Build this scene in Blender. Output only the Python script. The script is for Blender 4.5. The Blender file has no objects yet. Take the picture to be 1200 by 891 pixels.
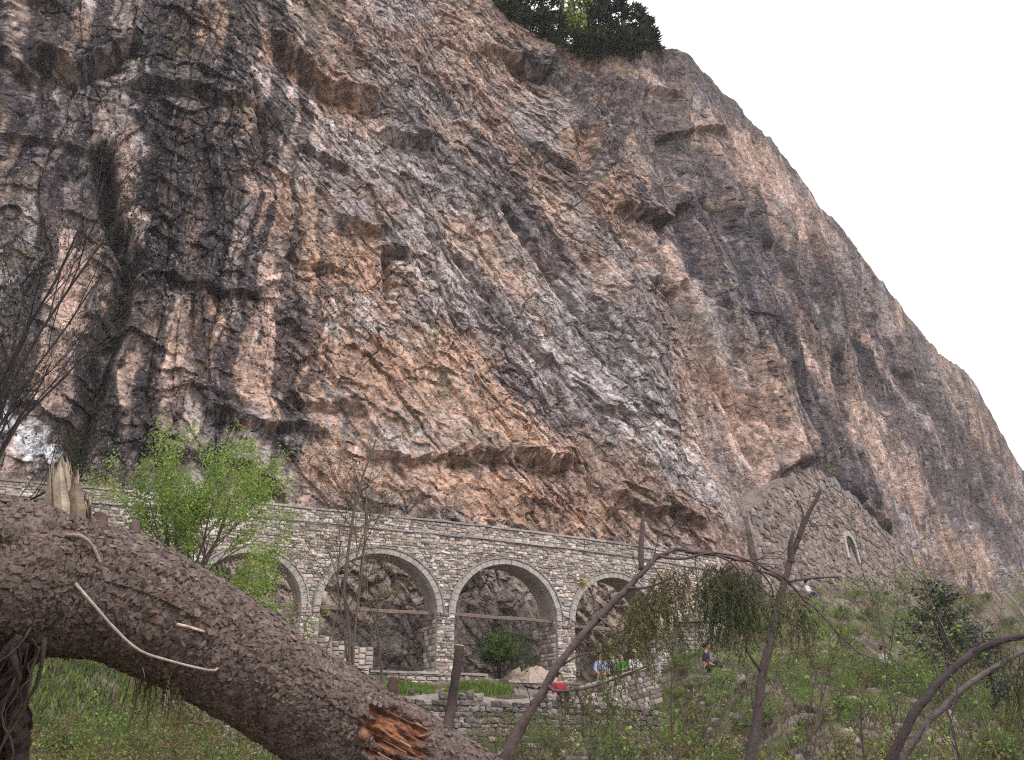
import bpy, math, random
import numpy as np

# ---------------------------------------------------------------- camera
scene = bpy.context.scene
COL = scene.collection
EYE = np.array([0.0, 0.0, 1.6])
PITCH = math.radians(22.0)
HFOV = math.radians(58.0)
cam_d = bpy.data.cameras.new("camera")
cam_d.sensor_width = 36.0
cam_d.lens = 18.0 / math.tan(HFOV / 2)
cam_d.clip_start = 0.05
cam_d.clip_end = 6000.0
cam = bpy.data.objects.new("camera", cam_d)
COL.objects.link(cam)
cam.location = EYE
cam.rotation_euler = (math.pi / 2 + PITCH, 0, 0)
scene.camera = cam

# ---------------------------------------------------------------- sky
SUN_EL, SUN_AZ = math.radians(56.0), math.radians(128.0)   # azimuth clockwise from +Y
world = bpy.data.worlds.new("World")
scene.world = world
world.use_nodes = True
wn, wl = world.node_tree.nodes, world.node_tree.links
wn.clear()
w_out = wn.new("ShaderNodeOutputWorld")
w_bg = wn.new("ShaderNodeBackground")
w_bg.inputs["Strength"].default_value = 0.15
w_sky = wn.new("ShaderNodeTexSky")
w_sky.sky_type = 'NISHITA'
w_sky.sun_disc = False
w_sky.sun_elevation = SUN_EL
w_sky.sun_rotation = SUN_AZ
w_sky.air_density = 1.0
w_sky.dust_density = 3.0
w_hs = wn.new("ShaderNodeHueSaturation")
w_hs.inputs["Saturation"].default_value = 0.15
wl.new(w_sky.outputs[0], w_hs.inputs["Color"])
w_tc = wn.new("ShaderNodeTexCoord")
w_nz = wn.new("ShaderNodeTexNoise")                       # soft cloud deck
w_nz.inputs["Scale"].default_value = 2.2
w_nz.inputs["Detail"].default_value = 5.0
wl.new(w_tc.outputs["Generated"], w_nz.inputs["Vector"])
w_cr = wn.new("ShaderNodeValToRGB")
w_cr.color_ramp.elements[0].position = 0.3
w_cr.color_ramp.elements[0].color = (5.2, 5.15, 5.5, 1)
w_cr.color_ramp.elements[1].position = 0.66
w_cr.color_ramp.elements[1].color = (7.6, 7.6, 7.7, 1)
wl.new(w_nz.outputs["Fac"], w_cr.inputs["Fac"])
w_mx = wn.new("ShaderNodeMix")
w_mx.data_type = 'RGBA'
w_mx.inputs[0].default_value = 0.85                       # overcast: cloud covers most of the blue
wl.new(w_hs.outputs[0], w_mx.inputs[6])
wl.new(w_cr.outputs[0], w_mx.inputs[7])
wl.new(w_mx.outputs[2], w_bg.inputs["Color"])
wl.new(w_bg.outputs[0], w_out.inputs["Surface"])

sun_d = bpy.data.lights.new("sun", 'SUN')
sun_d.energy = 1.5
sun_d.angle = math.radians(14)
sun_d.color = (1.0, 0.955, 0.9)
sun = bpy.data.objects.new("sun", sun_d)
COL.objects.link(sun)
sun.rotation_euler = (math.pi / 2 - SUN_EL, 0, math.pi - SUN_AZ)
sun.location = (20, -20, 60)

scene.view_settings.view_transform = 'Standard'
scene.view_settings.look = 'None'
scene.view_settings.gamma = 1.0
scene.view_settings.use_curve_mapping = False
scene.view_settings.exposure = 0.6
scene.cycles.max_bounces = 5
scene.cycles.use_denoising = False
scene.cycles.filter_width = 1.15
scene.cycles.sample_clamp_indirect = 4.0
scene.cycles.diffuse_bounces = 3
scene.cycles.transparent_max_bounces = 4

# ---------------------------------------------------------------- survey: where a sight line of the photograph meets a given depth
FPX = 600.0 / math.tan(HFOV / 2)
def at(px, py, Y):
    v = (445.5 - py) / FPX
    dy = math.cos(PITCH) - v * math.sin(PITCH)
    dz = math.sin(PITCH) + v * math.cos(PITCH)
    return np.array([(px - 600.0) / FPX / dy * Y, Y, EYE[2] + dz / dy * Y])

# ---------------------------------------------------------------- numpy noise
def _h(ix, iy, seed):
    ix = ix.astype(np.int64).astype(np.uint32); iy = iy.astype(np.int64).astype(np.uint32)
    n = ix * np.uint32(374761393) + iy * np.uint32(668265263) + np.uint32((seed * 974634777) & 0xffffffff)
    n = (n ^ (n >> np.uint32(13))) * np.uint32(1274126177)
    n ^= n >> np.uint32(16)
    n = n * np.uint32(2246822519)
    n ^= n >> np.uint32(15)
    return n
def hf(ix, iy, seed):
    return (_h(ix, iy, seed) >> np.uint32(8)).astype(np.float32) / np.float32(16777216.0)
_ang = np.arange(256) * 2 * np.pi / 256
_GX, _GY = np.cos(_ang).astype(np.float32), np.sin(_ang).astype(np.float32)
def perlin(x, y, seed=0):
    x = np.asarray(x, dtype=np.float32); y = np.asarray(y, dtype=np.float32)
    fx, fy = np.floor(x), np.floor(y)
    dx, dy = x - fx, y - fy
    ix, iy = fx.astype(np.int64), fy.astype(np.int64)
    def g(a, b):
        k = _h(ix + a, iy + b, seed) & np.uint32(255)
        return _GX[k] * (dx - a) + _GY[k] * (dy - b)
    u = dx * dx * dx * (dx * (dx * 6 - 15) + 10); v = dy * dy * dy * (dy * (dy * 6 - 15) + 10)
    a, b, c, d = g(0, 0), g(1, 0), g(0, 1), g(1, 1)
    return ((a + u * (b - a)) * (1 - v) + (c + u * (d - c)) * v) * 1.5
def fbm(x, y, seed=0, octv=4, gain=0.5, lac=2.03):
    t, amp = 0, 1.0
    for i in range(octv):
        t = t + amp * perlin(x, y, seed + i * 17)
        x = x * lac + 13.7; y = y * lac - 7.1; amp *= gain
    return t
def facets(x, y, seed=0, jit=0.9):
    """Voronoi cells: per-cell offset, per-cell tilted plane, F2-F1 and a cell random."""
    x = np.asarray(x, dtype=np.float32); y = np.asarray(y, dtype=np.float32)
    ix, iy = np.floor(x).astype(np.int64), np.floor(y).astype(np.int64)
    b1 = np.full(x.shape, 9.0, np.float32); b2 = b1.copy()
    bi, bj = ix.copy(), iy.copy(); bx = np.zeros_like(x); by = np.zeros_like(x)
    for a in (-1, 0, 1):
        for b in (-1, 0, 1):
            cx, cy = ix + a, iy + b
            ddx = x - (cx + 0.5 + jit * (hf(cx, cy, seed) - 0.5))
            ddy = y - (cy + 0.5 + jit * (hf(cx, cy, seed + 1) - 0.5))
            d = np.sqrt(ddx * ddx + ddy * ddy)
            m = d < b1
            b2 = np.where(m, b1, np.minimum(b2, d))
            b1 = np.where(m, d, b1)
            bi = np.where(m, cx, bi); bj = np.where(m, cy, bj)
            bx = np.where(m, ddx, bx); by = np.where(m, ddy, by)
    r0 = hf(bi, bj, seed + 2); r1 = hf(bi, bj, seed + 3) - 0.5; r2 = hf(bi, bj, seed + 4) - 0.5
    return r0 - 0.5, r1 * bx + r2 * by, b2 - b1, hf(bi, bj, seed + 5)
def sstep(a, b, x):
    t = np.clip((x - a) / (b - a), 0, 1)
    return t * t * (3 - 2 * t)
def lin(r, g, b):
    f = lambda c: (c / 255 / 12.92) if c <= 10 else ((c / 255 + 0.055) / 1.055) ** 2.4
    return np.array([f(r), f(g), f(b)])
def catmull(pts, n):
    p = np.array(pts, float)
    p = np.vstack([2 * p[0] - p[1], p, 2 * p[-1] - p[-2]])
    k = len(p) - 3
    t = np.linspace(0, k - 1e-6, n); i = t.astype(int); f = (t - i)[:, None]
    a, b, c, d = p[i], p[i + 1], p[i + 2], p[i + 3]
    return 0.5 * (2 * b + (c - a) * f + (2 * a - 5 * b + 4 * c - d) * f ** 2 + (3 * b - a - 3 * c + d) * f ** 3)
def unit(v):
    v = np.asarray(v, float)
    return v / (np.linalg.norm(v, axis=-1, keepdims=True) + 1e-12)

# ---------------------------------------------------------------- mesh helpers
def make_mesh(name, verts, quads=None, tris=None, col=None, smooth=False, fattr=None):
    verts = np.asarray(verts, np.float32)
    quads = np.zeros((0, 4), np.int32) if quads is None or len(quads) == 0 else np.asarray(quads, np.int32)
    tris = np.zeros((0, 3), np.int32) if tris is None or len(tris) == 0 else np.asarray(tris, np.int32)
    me = bpy.data.meshes.new(name)
    me.vertices.add(len(verts)); me.vertices.foreach_set("co", verts.ravel())
    li = np.concatenate([quads.ravel(), tris.ravel()]).astype(np.int32)
    me.loops.add(len(li)); me.loops.foreach_set("vertex_index", li)
    n = len(quads) + len(tris)
    st = np.concatenate([np.arange(len(quads)) * 4, len(quads) * 4 + np.arange(len(tris)) * 3]).astype(np.int32)
    me.polygons.add(n); me.polygons.foreach_set("loop_start", st)
    if smooth is not False:
        sm = np.ones(n, bool) if smooth is True else np.asarray(smooth, bool)
        me.polygons.foreach_set("use_smooth", sm)
    else:
        me.polygons.foreach_set("use_smooth", np.zeros(n, bool))
    if col is not None:
        a = me.color_attributes.new("Col", 'FLOAT_COLOR', 'POINT')
        c = np.ones((len(verts), 4), np.float32); c[:, :3] = col
        a.data.foreach_set("color", c.ravel())
    me.update(calc_edges=True)
    me.validate()
    return me
def link(name, me, mat=None, parent=None, loc=None):
    o = bpy.data.objects.new(name, me)
    COL.objects.link(o)
    if mat is not None and me is not None and len(me.materials) == 0:
        me.materials.append(mat)
    if parent is not None: o.parent = parent
    if loc is not None: o.location = loc
    return o
def tag(o, label=None, cat=None, group=None, kind=None):
    if label: o["label"] = label
    if cat: o["category"] = cat
    if group: o["group"] = group
    if kind: o["kind"] = kind
    return o
def empty(name, loc, label, cat, group=None):
    o = bpy.data.objects.new(name, None); COL.objects.link(o)
    o.location = tuple(float(c) for c in loc); o.empty_display_size = 0.2
    return tag(o, label, cat, group)
class MB:
    """collects geometry in world space; build() makes ONE mesh object, relative to an origin"""
    def __init__(self): self.v, self.q, self.t, self.c, self.n = [], [], [], [], 0
    def add(self, v, q=None, t=None, c=(1, 1, 1)):
        v = np.asarray(v, float)
        if q is not None and len(q): self.q.append(np.asarray(q) + self.n)
        if t is not None and len(t): self.t.append(np.asarray(t) + self.n)
        c = np.asarray(c, float)
        self.c.append(np.broadcast_to(c, (len(v), 3)) if c.ndim == 1 else c)
        self.v.append(v); self.n += len(v)
    def mesh(self, name, origin=(0, 0, 0), smooth=False):
        return make_mesh(name, np.vstack(self.v) - np.asarray(origin, float),
                         np.vstack(self.q) if self.q else None, np.vstack(self.t) if self.t else None,
                         np.vstack(self.c), smooth)
    def build(self, name, mat, parent=None, origin=None, smooth=False):
        org = (0, 0, 0) if origin is None else origin
        if origin is None and parent is not None:
            org = np.array(parent.location)
            if parent.parent is not None: org = org + np.array(parent.parent.location)
        o = link(name, self.mesh(name, org, smooth), mat, parent)
        if parent is None: o.location = tuple(float(a) for a in org)
        return o
def tube(mb, pts, rad, sides=6, c=(1, 1, 1), cap=True, wob=0.0, rng=None):
    pts = np.asarray(pts, float); n = len(pts)
    rad = np.broadcast_to(np.asarray(rad, float), (n,)) if np.ndim(rad) else np.full(n, float(rad))
    tg = unit(np.gradient(pts, axis=0))
    ref = np.array([0.31, 0.22, 0.92]) if abs(tg[0] @ np.array([0.31, 0.22, 0.92])) < 0.9 else np.array([1.0, 0.1, 0])
    N = np.zeros((n, 3)); a = unit(ref - (ref @ tg[0]) * tg[0]); N[0] = a
    for i in range(1, n):
        a = a - (a @ tg[i]) * tg[i]; a = a / (np.linalg.norm(a) + 1e-9); N[i] = a
    Bn = np.cross(tg, N)
    th = np.arange(sides) * 2 * np.pi / sides
    r = rad[:, None, None]
    if wob and rng is not None: r = r * (1 + wob * rng.uniform(-1, 1, (n, sides, 1)))
    V = pts[:, None, :] + r * (np.cos(th)[None, :, None] * N[:, None, :] + np.sin(th)[None, :, None] * Bn[:, None, :])
    V = V.reshape(-1, 3)
    i = np.arange(n - 1)[:, None] * sides; j = np.arange(sides)[None, :]; j2 = (j + 1) % sides
    Q = np.stack([i + j, i + j2, i + sides + j2, i + sides + j], -1).reshape(-1, 4)
    T = []
    if cap:
        V = np.vstack([V, pts[0], pts[-1]]); a0, a1 = n * sides, n * sides + 1
        for k in range(sides):
            T.append([a0, (k + 1) % sides, k]); T.append([a1, (n - 1) * sides + k, (n - 1) * sides + (k + 1) % sides])
    mb.add(V, Q, T, c)
def leaves(mb, P, D, L, W, rng, c, up=0.5, cup=0.25):
    """N pointed leaves at P growing along D, length L and width W"""
    n = len(P)
    if n == 0: return
    D = unit(D)
    nrm = rng.normal(size=(n, 3)) * 0.6; nrm[:, 2] += up
    S = unit(np.cross(D, nrm)); Nn = np.cross(S, D)
    L = np.broadcast_to(L, (n,))[:, None]; W = np.broadcast_to(W, (n,))[:, None]
    A = P; T = P + D * L
    M1 = P + D * L * 0.45 + S * W * 0.5 + Nn * W * cup; M2 = P + D * L * 0.45 - S * W * 0.5 + Nn * W * cup
    V = np.stack([A, M1, T, M2], 1).reshape(-1, 3)
    b = np.arange(n)[:, None] * 4
    T3 = np.vstack([b + np.array([[0, 1, 2]]), b + np.array([[0, 2, 3]])])
    c = np.asarray(c, float)
    cc = np.repeat(c, 4, axis=0) if c.ndim == 2 else c
    mb.add(V, None, T3, cc)
def vary(rng, n, base, dv=0.25, dh=0.08):
    f = 1 + rng.uniform(-dv, dv, (n, 1)); h = rng.uniform(-dh, dh, (n, 1))
    return np.clip(np.asarray(base)[None, :] * f * np.concatenate([1 + h, np.ones((n, 1)), 1 - h], 1), 0.002, 1)

# ---------------------------------------------------------------- materials
def material(name, rough=0.9, spec=0.2, attr=True, color=(0.5, 0.5, 0.5), var_scale=0, var=(0.7, 1.25), bumps=(), translucent=0.0, obj_rand=0.0, detail2=None):
    m = bpy.data.materials.new(name); m.use_nodes = True
    nt = m.node_tree; N, K = nt.nodes, nt.links
    p = N["Principled BSDF"]; out = N["Material Output"]
    p.inputs["Roughness"].default_value = rough
    p.inputs["Specular IOR Level"].default_value = spec
    tc = N.new("ShaderNodeTexCoord")
    if attr:
        a = N.new("ShaderNodeAttribute"); a.attribute_name = "Col"; cur = a.outputs["Color"]
    else:
        r = N.new("ShaderNodeRGB"); r.outputs[0].default_value = (*color, 1); cur = r.outputs[0]
    def mulv(cur, sock, lo, hi):
        mr = N.new("ShaderNodeMapRange"); mr.inputs[1].default_value = 0.28; mr.inputs[2].default_value = 0.72
        mr.inputs[3].default_value = lo; mr.inputs[4].default_value = hi
        K.new(sock, mr.inputs[0])
        vm = N.new("ShaderNodeVectorMath"); vm.operation = 'SCALE'
        K.new(cur, vm.inputs[0]); K.new(mr.outputs[0], vm.inputs["Scale"])
        return vm.outputs[0]
    if var_scale:
        nz = N.new("ShaderNodeTexNoise"); nz.inputs["Scale"].default_value = var_scale; nz.inputs["Detail"].default_value = 4
        nz.inputs["Roughness"].default_value = 0.65
        K.new(tc.outputs["Object"], nz.inputs["Vector"]); cur = mulv(cur, nz.outputs["Fac"], *var)
    if obj_rand:
        oi = N.new("ShaderNodeObjectInfo")
        mr = N.new("ShaderNodeMapRange"); mr.inputs[3].default_value = 1 - obj_rand; mr.inputs[4].default_value = 1 + obj_rand
        K.new(oi.outputs["Random"], mr.inputs[0])
        vm = N.new("ShaderNodeVectorMath"); vm.operation = 'SCALE'; K.new(cur, vm.inputs[0]); K.new(mr.outputs[0], vm.inputs["Scale"]); cur = vm.outputs[0]
    K.new(cur, p.inputs["Base Color"])
    prev = None
    for (kind, sc, dist, strength) in bumps:
        if kind == 'noise':
            t = N.new("ShaderNodeTexNoise"); t.inputs["Scale"].default_value = sc; t.inputs["Detail"].default_value = 5; t.inputs["Roughness"].default_value = 0.68; o = t.outputs["Fac"]
        elif kind == 'vor':
            t = N.new("ShaderNodeTexVoronoi"); t.feature = 'F1'; t.inputs["Scale"].default_value = sc; o = t.outputs["Distance"]
        else:
            t = N.new("ShaderNodeTexVoronoi"); t.feature = 'DISTANCE_TO_EDGE'; t.inputs["Scale"].default_value = sc; o = t.outputs["Distance"]
        K.new(tc.outputs["Object"], t.inputs["Vector"])
        b = N.new("ShaderNodeBump"); b.inputs["Distance"].default_value = dist; b.inputs["Strength"].default_value = strength
        K.new(o, b.inputs["Height"])
        if prev: K.new(prev, b.inputs["Normal"])
        prev = b.outputs["Normal"]
    if prev: K.new(prev, p.inputs["Normal"])
    if translucent:
        tr = N.new("ShaderNodeBsdfTranslucent"); K.new(cur, tr.inputs["Color"])
        ms = N.new("ShaderNodeMixShader"); ms.inputs[0].default_value = translucent
        K.new(p.outputs[0], ms.inputs[1]); K.new(tr.outputs[0], ms.inputs[2]); K.new(ms.outputs[0], out.inputs["Surface"])
    return m
def cliff_material():
    m = material("cliff_rock", 0.92, 0.12)
    nt = m.node_tree; N, K = nt.nodes, nt.links; p = N["Principled BSDF"]
    tc = next(n for n in N if n.type == 'TEX_COORD'); cur = p.inputs["Base Color"].links[0].from_socket
    def noise(scale, detail, rough, vec=None):
        t = N.new("ShaderNodeTexNoise"); t.inputs["Scale"].default_value = scale; t.inputs["Detail"].default_value = detail; t.inputs["Roughness"].default_value = rough
        K.new(vec or tc.outputs["Object"], t.inputs["Vector"]); return t.outputs["Fac"]
    def ramp(sock, a, b, lo, hi):
        r = N.new("ShaderNodeMapRange"); r.interpolation_type = 'SMOOTHSTEP'
        for k, v in zip((1, 2, 3, 4), (a, b, lo, hi)): r.inputs[k].default_value = v
        K.new(sock, r.inputs[0]); return r.outputs[0]
    def mixc(cur, fac, col):
        x = N.new("ShaderNodeMix"); x.data_type = 'RGBA'; K.new(fac, x.inputs[0]); K.new(cur, x.inputs[6]); x.inputs[7].default_value = (*col, 1); return x.outputs[2]
    mp = N.new("ShaderNodeMapping"); mp.inputs["Rotation"].default_value = (0, math.radians(40), 0); mp.inputs["Scale"].default_value = (0.8, 0.8, 1.2)
    K.new(tc.outputs["Object"], mp.inputs["Vector"]); dv = mp.outputs[0]
    n1 = noise(3.2, 6, 0.72)
    vm = N.new("ShaderNodeVectorMath"); vm.operation = 'SCALE'; K.new(cur, vm.inputs[0]); K.new(ramp(n1, 0.3, 0.7, 0.6, 1.42), vm.inputs["Scale"]); cur = vm.outputs[0]
    n2 = noise(6.5, 4, 0.7)
    cur = mixc(cur, ramp(n2, 0.575, 0.64, 0.0, 0.5), (0.42, 0.40, 0.405))       # lichen flecks
    cur = mixc(cur, ramp(n2, 0.40, 0.30, 0.0, 0.50), (0.055, 0.048, 0.05))     # black crust flecks
    n3 = noise(1.9, 5, 0.6, dv)
    ab = N.new("ShaderNodeMath"); ab.operation = 'SUBTRACT'; ab.inputs[1].default_value = 0.5; K.new(n3, ab.inputs[0])
    a2 = N.new("ShaderNodeMath"); a2.operation = 'ABSOLUTE'; K.new(ab.outputs[0], a2.inputs[0])
    vein = ramp(a2.outputs[0], 0.0, 0.035, 0.0, 1.0)
    K.new(cur, p.inputs["Base Color"])
    b1 = N.new("ShaderNodeBump"); b1.inputs["Distance"].default_value = 0.10; b1.inputs["Strength"].default_value = 0.8; K.new(vein, b1.inputs["Height"])
    b2 = N.new("ShaderNodeBump"); b2.inputs["Distance"].default_value = 0.09; b2.inputs["Strength"].default_value = 0.8; K.new(n1, b2.inputs["Height"]); K.new(b1.outputs[0], b2.inputs["Normal"])
    K.new(b2.outputs[0], p.inputs["Normal"])
    return m
M_CLIFF = cliff_material()
M_STONE = material("masonry_stone", 0.9, 0.2, var_scale=9, var=(0.75, 1.25), bumps=(('noise', 14, 0.03, 0.7),))
M_STONE_OBJ = material("masonry_stone_single", 0.9, 0.2, var_scale=4, var=(0.75, 1.25), bumps=(('noise', 9, 0.03, 0.7),), obj_rand=0.28)
M_MORTAR = material("old_mortar", 0.95, 0.1, attr=False, color=(0.40, 0.355, 0.325), var_scale=2.5, var=(0.6, 1.3), bumps=(('noise', 10, 0.05, 0.8), ('edge', 6, 0.03, 0.5)))
M_VOUSS = material("dressed_stone", 0.85, 0.2, attr=False, color=(0.43, 0.385, 0.36), var_scale=5, var=(0.65, 1.25), bumps=(('noise', 18, 0.02, 0.7),), obj_rand=0.09)
M_COPING = material("coping_stone", 0.9, 0.2, attr=False, color=(0.36, 0.325, 0.305), var_scale=5, var=(0.65, 1.3), bumps=(('noise', 12, 0.03, 0.7),), obj_rand=0.25)
M_TIMBER = material("weathered_timber", 0.8, 0.2, attr=False, color=(0.21, 0.155, 0.125), var_scale=8, var=(0.6, 1.35), bumps=(('noise', 30, 0.02, 0.8),))
M_GROUND = material("soil_and_litter", 0.95, 0.1, var_scale=5, var=(0.6, 1.35), bumps=(('noise', 6, 0.08, 0.8), ('vor', 14, 0.04, 0.6)))
M_BARK = material("spruce_bark", 0.88, 0.25, var_scale=60, var=(0.6, 1.4), bumps=(('noise', 70, 0.008, 0.9),))
M_TWIG = material("twig_bark", 0.85, 0.25, var_scale=30, var=(0.65, 1.35), bumps=(('noise', 60, 0.008, 0.9),))
M_WOOD = material("torn_wood", 0.88, 0.12, var_scale=22, var=(0.7, 1.25), bumps=(('noise', 60, 0.008, 0.8),))
M_LEAF = material("leaf", 0.6, 0.3, translucent=0.35)
M_NEEDLE = material("needles", 0.65, 0.25, translucent=0.12)

# ================================================================= SETTING
# plan line of the aqueduct front (x -> y) and its continuation along the mountain foot
WX = np.array([-60, -30, -13.5, -9.0, -4.8, 0.0, 5.2, 8.5, 12.5, 21, 33, 58, 110, 400])
WY = np.array([10, 21.6, 28.3, 30.1, 32.0, 34.3, 37.4, 40.0, 44.2, 55.5, 73.5, 107, 170, 500.])
def wall_y(x): return np.interp(x, WX, WY)
ZB_X = np.array([-60, -14, -6, 0, 5, 8, 11.4, 16, 20, 33, 60, 110, 400])
ZB_Z = np.array([9, 5.0, 4.2, 4.0, 4.2, 5.6, 8.0, 9.4, 10.3, 12.6, 19.5, 33, 60.])
def terrain(x, y, rough=True):
    x = np.asarray(x, float); y = np.asarray(y, float)
    k = y - wall_y(x); zb = np.interp(x, ZB_X, ZB_Z)
    left = np.interp(k, [-60, -30, -26, -16, -8, 0, 4], [-6, -0.2, 0.1, 1.2, 2.8, 1.0, 1.0]); left = np.where(k > -8, 2.8 + (zb - 2.8) * np.clip((k + 8) / 8, 0, 1), left)
    cen = np.interp(k, [-70, -34, -20, -9, -4.1, -3.55, -0.3, 6], [-5, 0, 0.8, 1.3, 1.45, 3.2, 3.95, 4.0])
    rgt = np.where(k < -11, np.interp(k, [-80, -42, -21, -11], [-6, 0, 1.55, 3.5]), 3.5 + (zb - 3.5) * np.clip((k + 11) / 11, 0, 1) ** 1.05)
    a = sstep(-10.5, -8.8, x); b = sstep(4.2, 7.0, x)
    # right of the arches a path comes up to the wall foot
    z = left * (1 - a) + a * (cen * (1 - b) + rgt * b)
    if rough:
        z = z + 0.16 * fbm(x / 2.3, y / 2.3, 5, 4) * np.clip((y - 2) / 10, 0.25, 1) + 0.5 * perlin(x / 9, y / 9, 9) * np.clip((y - 12) / 30, 0, 1) * (0.25 + 0.75 * b)
        z = z + 0.35 * np.maximum(perlin(x / 1.4, y / 1.4, 77) - 0.25, 0) * b
    return z
def tz(x, y): return float(terrain(np.array([x]), np.array([y]))[0])

def spaced(segs):
    o = []
    for a, b, n in segs: o.append(np.linspace(a, b, n, endpoint=False))
    return np.concatenate(o + [np.array([segs[-1][1]])])
gx = spaced([(-2500, -80, 14), (-80, -22, 40), (-22, 24, 320), (24, 70, 130), (70, 130, 40), (130, 2500, 14)])
gy = spaced([(-2500, -30, 14), (-30, 2, 20), (2, 46, 300), (46, 90, 130), (90, 190, 60), (190, 2500, 14)])
GX, GY = np.meshgrid(gx, gy)
GZ = terrain(GX, GY)
n1 = fbm(GX / 3.1, GY / 3.1, 31, 5); n2 = fbm(GX / 1.1, GY / 1.1, 41, 4)
green = sstep(-0.15, 0.4, n1 + 0.3 * (GX < -7))[..., None]
scree = sstep(0.05, 0.5, n2 - 0.25 * n1 + 0.15 * (GX > 3))[..., None]
gc = lin(96, 82, 72) * (1 - green) + lin(84, 86, 54) * green
gc = gc * (1 - scree) + lin(124, 112, 106) * scree
nx, ny = len(gx), len(gy)
ii = (np.arange(ny - 1)[:, None] * nx + np.arange(nx - 1)[None, :])
GQ = np.stack([ii, ii + 1, ii + nx + 1, ii + nx], -1).reshape(-1, 4)
ground = link("ground", make_mesh("ground", np.stack([GX, GY, GZ], -1).reshape(-1, 3), GQ, None, gc.reshape(-1, 3), True), M_GROUND)
tag(ground, kind="structure")

# ----------------------------------------------------------------- the cliff
CP = [(-75, 8), (-50, 18.5), (-30, 25.6), (-15, 31.6), (-5, 35.3), (0, 37.6), (6, 41.6), (11.6, 45.4), (17.5, 53), (24, 62), (33, 74.5), (46, 91.5), (60, 110), (82, 138), (120, 184), (180, 250)]
cp = catmull(CP, 3000)
cl = np.concatenate([[0], np.cumsum(np.linalg.norm(np.diff(cp, axis=0), axis=1))])
S0 = np.interp(0.0, cp[:, 0], cl); cl = cl - S0                        # s = 0 at x = 0
def smooth1(a, k):
    ker = np.ones(k) / k
    return np.convolve(np.pad(a, (k // 2, k - 1 - k // 2), 'edge'), ker, 'valid')
tgc = unit(np.stack([smooth1(np.gradient(cp[:, 0]), 61), smooth1(np.gradient(cp[:, 1]), 61)], -1))
def base_xy(s): return np.interp(s, cl, cp[:, 0]), np.interp(s, cl, cp[:, 1])
def out_n(s):
    tx = np.interp(s, cl, tgc[:, 0]); ty = np.interp(s, cl, tgc[:, 1])
    return ty, -tx
LEAN_S = np.array([-60, -14, 0, 8, 14, 20, 45, 200]); LEAN_V = np.array([0.16, 0.19, 0.25, 0.24, 0.15, 0.10, 0.09, 0.08])
TOP_S = np.array([-90, -14, -5.7, 1.1, 3.5, 5.1, 7, 11.4, 15, 18.6, 20.7, 28, 37, 50, 65, 84, 95, 109, 115, 120.7, 130, 160, 260])
TOP_Z = np.array([62, 60, 56, 53, 51, 49.8, 48.8, 46.8, 46.2, 47.4, 48, 48.8, 50.2, 50.4, 50.0, 48.6, 50, 52.4, 51, 47.6, 43.2, 42, 50.])
def nominal(s, z):
    bx, by = base_xy(s); nx_, ny_ = out_n(s)
    d = -np.interp(s, LEAN_S, LEAN_V) * (z - 6.0)
    return bx + nx_ * d, by + ny_ * d
_cs = np.concatenate([np.linspace(-26, 20, 230), np.linspace(20.3, 130, 260)]); _cz = np.linspace(4, 58, 220)
_CS, _CZ = np.meshgrid(_cs, _cz); _nx, _ny = nominal(_CS, _CZ)
_e = np.stack([_nx, _ny, _CZ - EYE[2]], -1)
_dep = _e[..., 1] * math.cos(PITCH) + _e[..., 2] * math.sin(PITCH)
_pu = 600 + FPX * _e[..., 0] / _dep
_pv = 445.5 - FPX * (-_e[..., 1] * math.sin(PITCH) + _e[..., 2] * math.cos(PITCH)) / _dep
def face_at(px, py):
    """foot coordinate s and height z of the spot on the cliff met by a sight line"""
    d = (_pu - px) ** 2 + (_pv - py) ** 2
    k = np.argmin(d); return float(_CS.flat[k]), float(_CZ.flat[k]), float(_dep.flat[k])

cs = np.concatenate([np.linspace(-34, -21.5, 60, endpoint=False), np.linspace(-21.5, 13, 720, endpoint=False), np.linspace(13, 22, 110, endpoint=False), np.linspace(22, 62, 160, endpoint=False), np.linspace(62, 136, 170, endpoint=False), np.linspace(136, 220, 14)])
NR = 800
ct = np.linspace(0, 1, NR) ** 1.12
S, T = np.meshgrid(cs, ct)
HT = np.interp(S, TOP_S, TOP_Z) + 0.5 * fbm(S / 3.0, S * 0 + 2.2, 8, 4)
Zb = np.interp(base_xy(S)[0], ZB_X, ZB_Z) - 2.2
Z = Zb + (HT - Zb) * T
S = S.astype(np.float32); Z = Z.astype(np.float32)
ws = S + 0.6 * fbm(S / 5, Z / 5, 100, 3); wz = Z + 0.6 * fbm(S / 5, Z / 5, 120, 3)
fs = S + 0.5 * (ws - S) + 0.025 * perlin(S / 0.5, Z / 0.5, 140); fz = Z + 0.5 * (wz - Z) + 0.025 * perlin(S / 0.5, Z / 0.5, 150)
A = math.radians(50)
U1 = fs * math.cos(A) - fz * math.sin(A); W1 = fs * math.sin(A) + fz * math.cos(A)
mdiag = sstep(-12.5, -7.5, S + 0.14 * (Z - 10) + 1.2 * perlin(S / 4, Z / 4, 3)) * (1 - sstep(13, 19, S))
mfar = sstep(13, 17, S)
# large relief
D = 0.8 * fbm(S / 15, Z / 17, 1, 2) + 0.16 * fbm(ws / 5, wz / 8, 11, 3)
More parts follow.
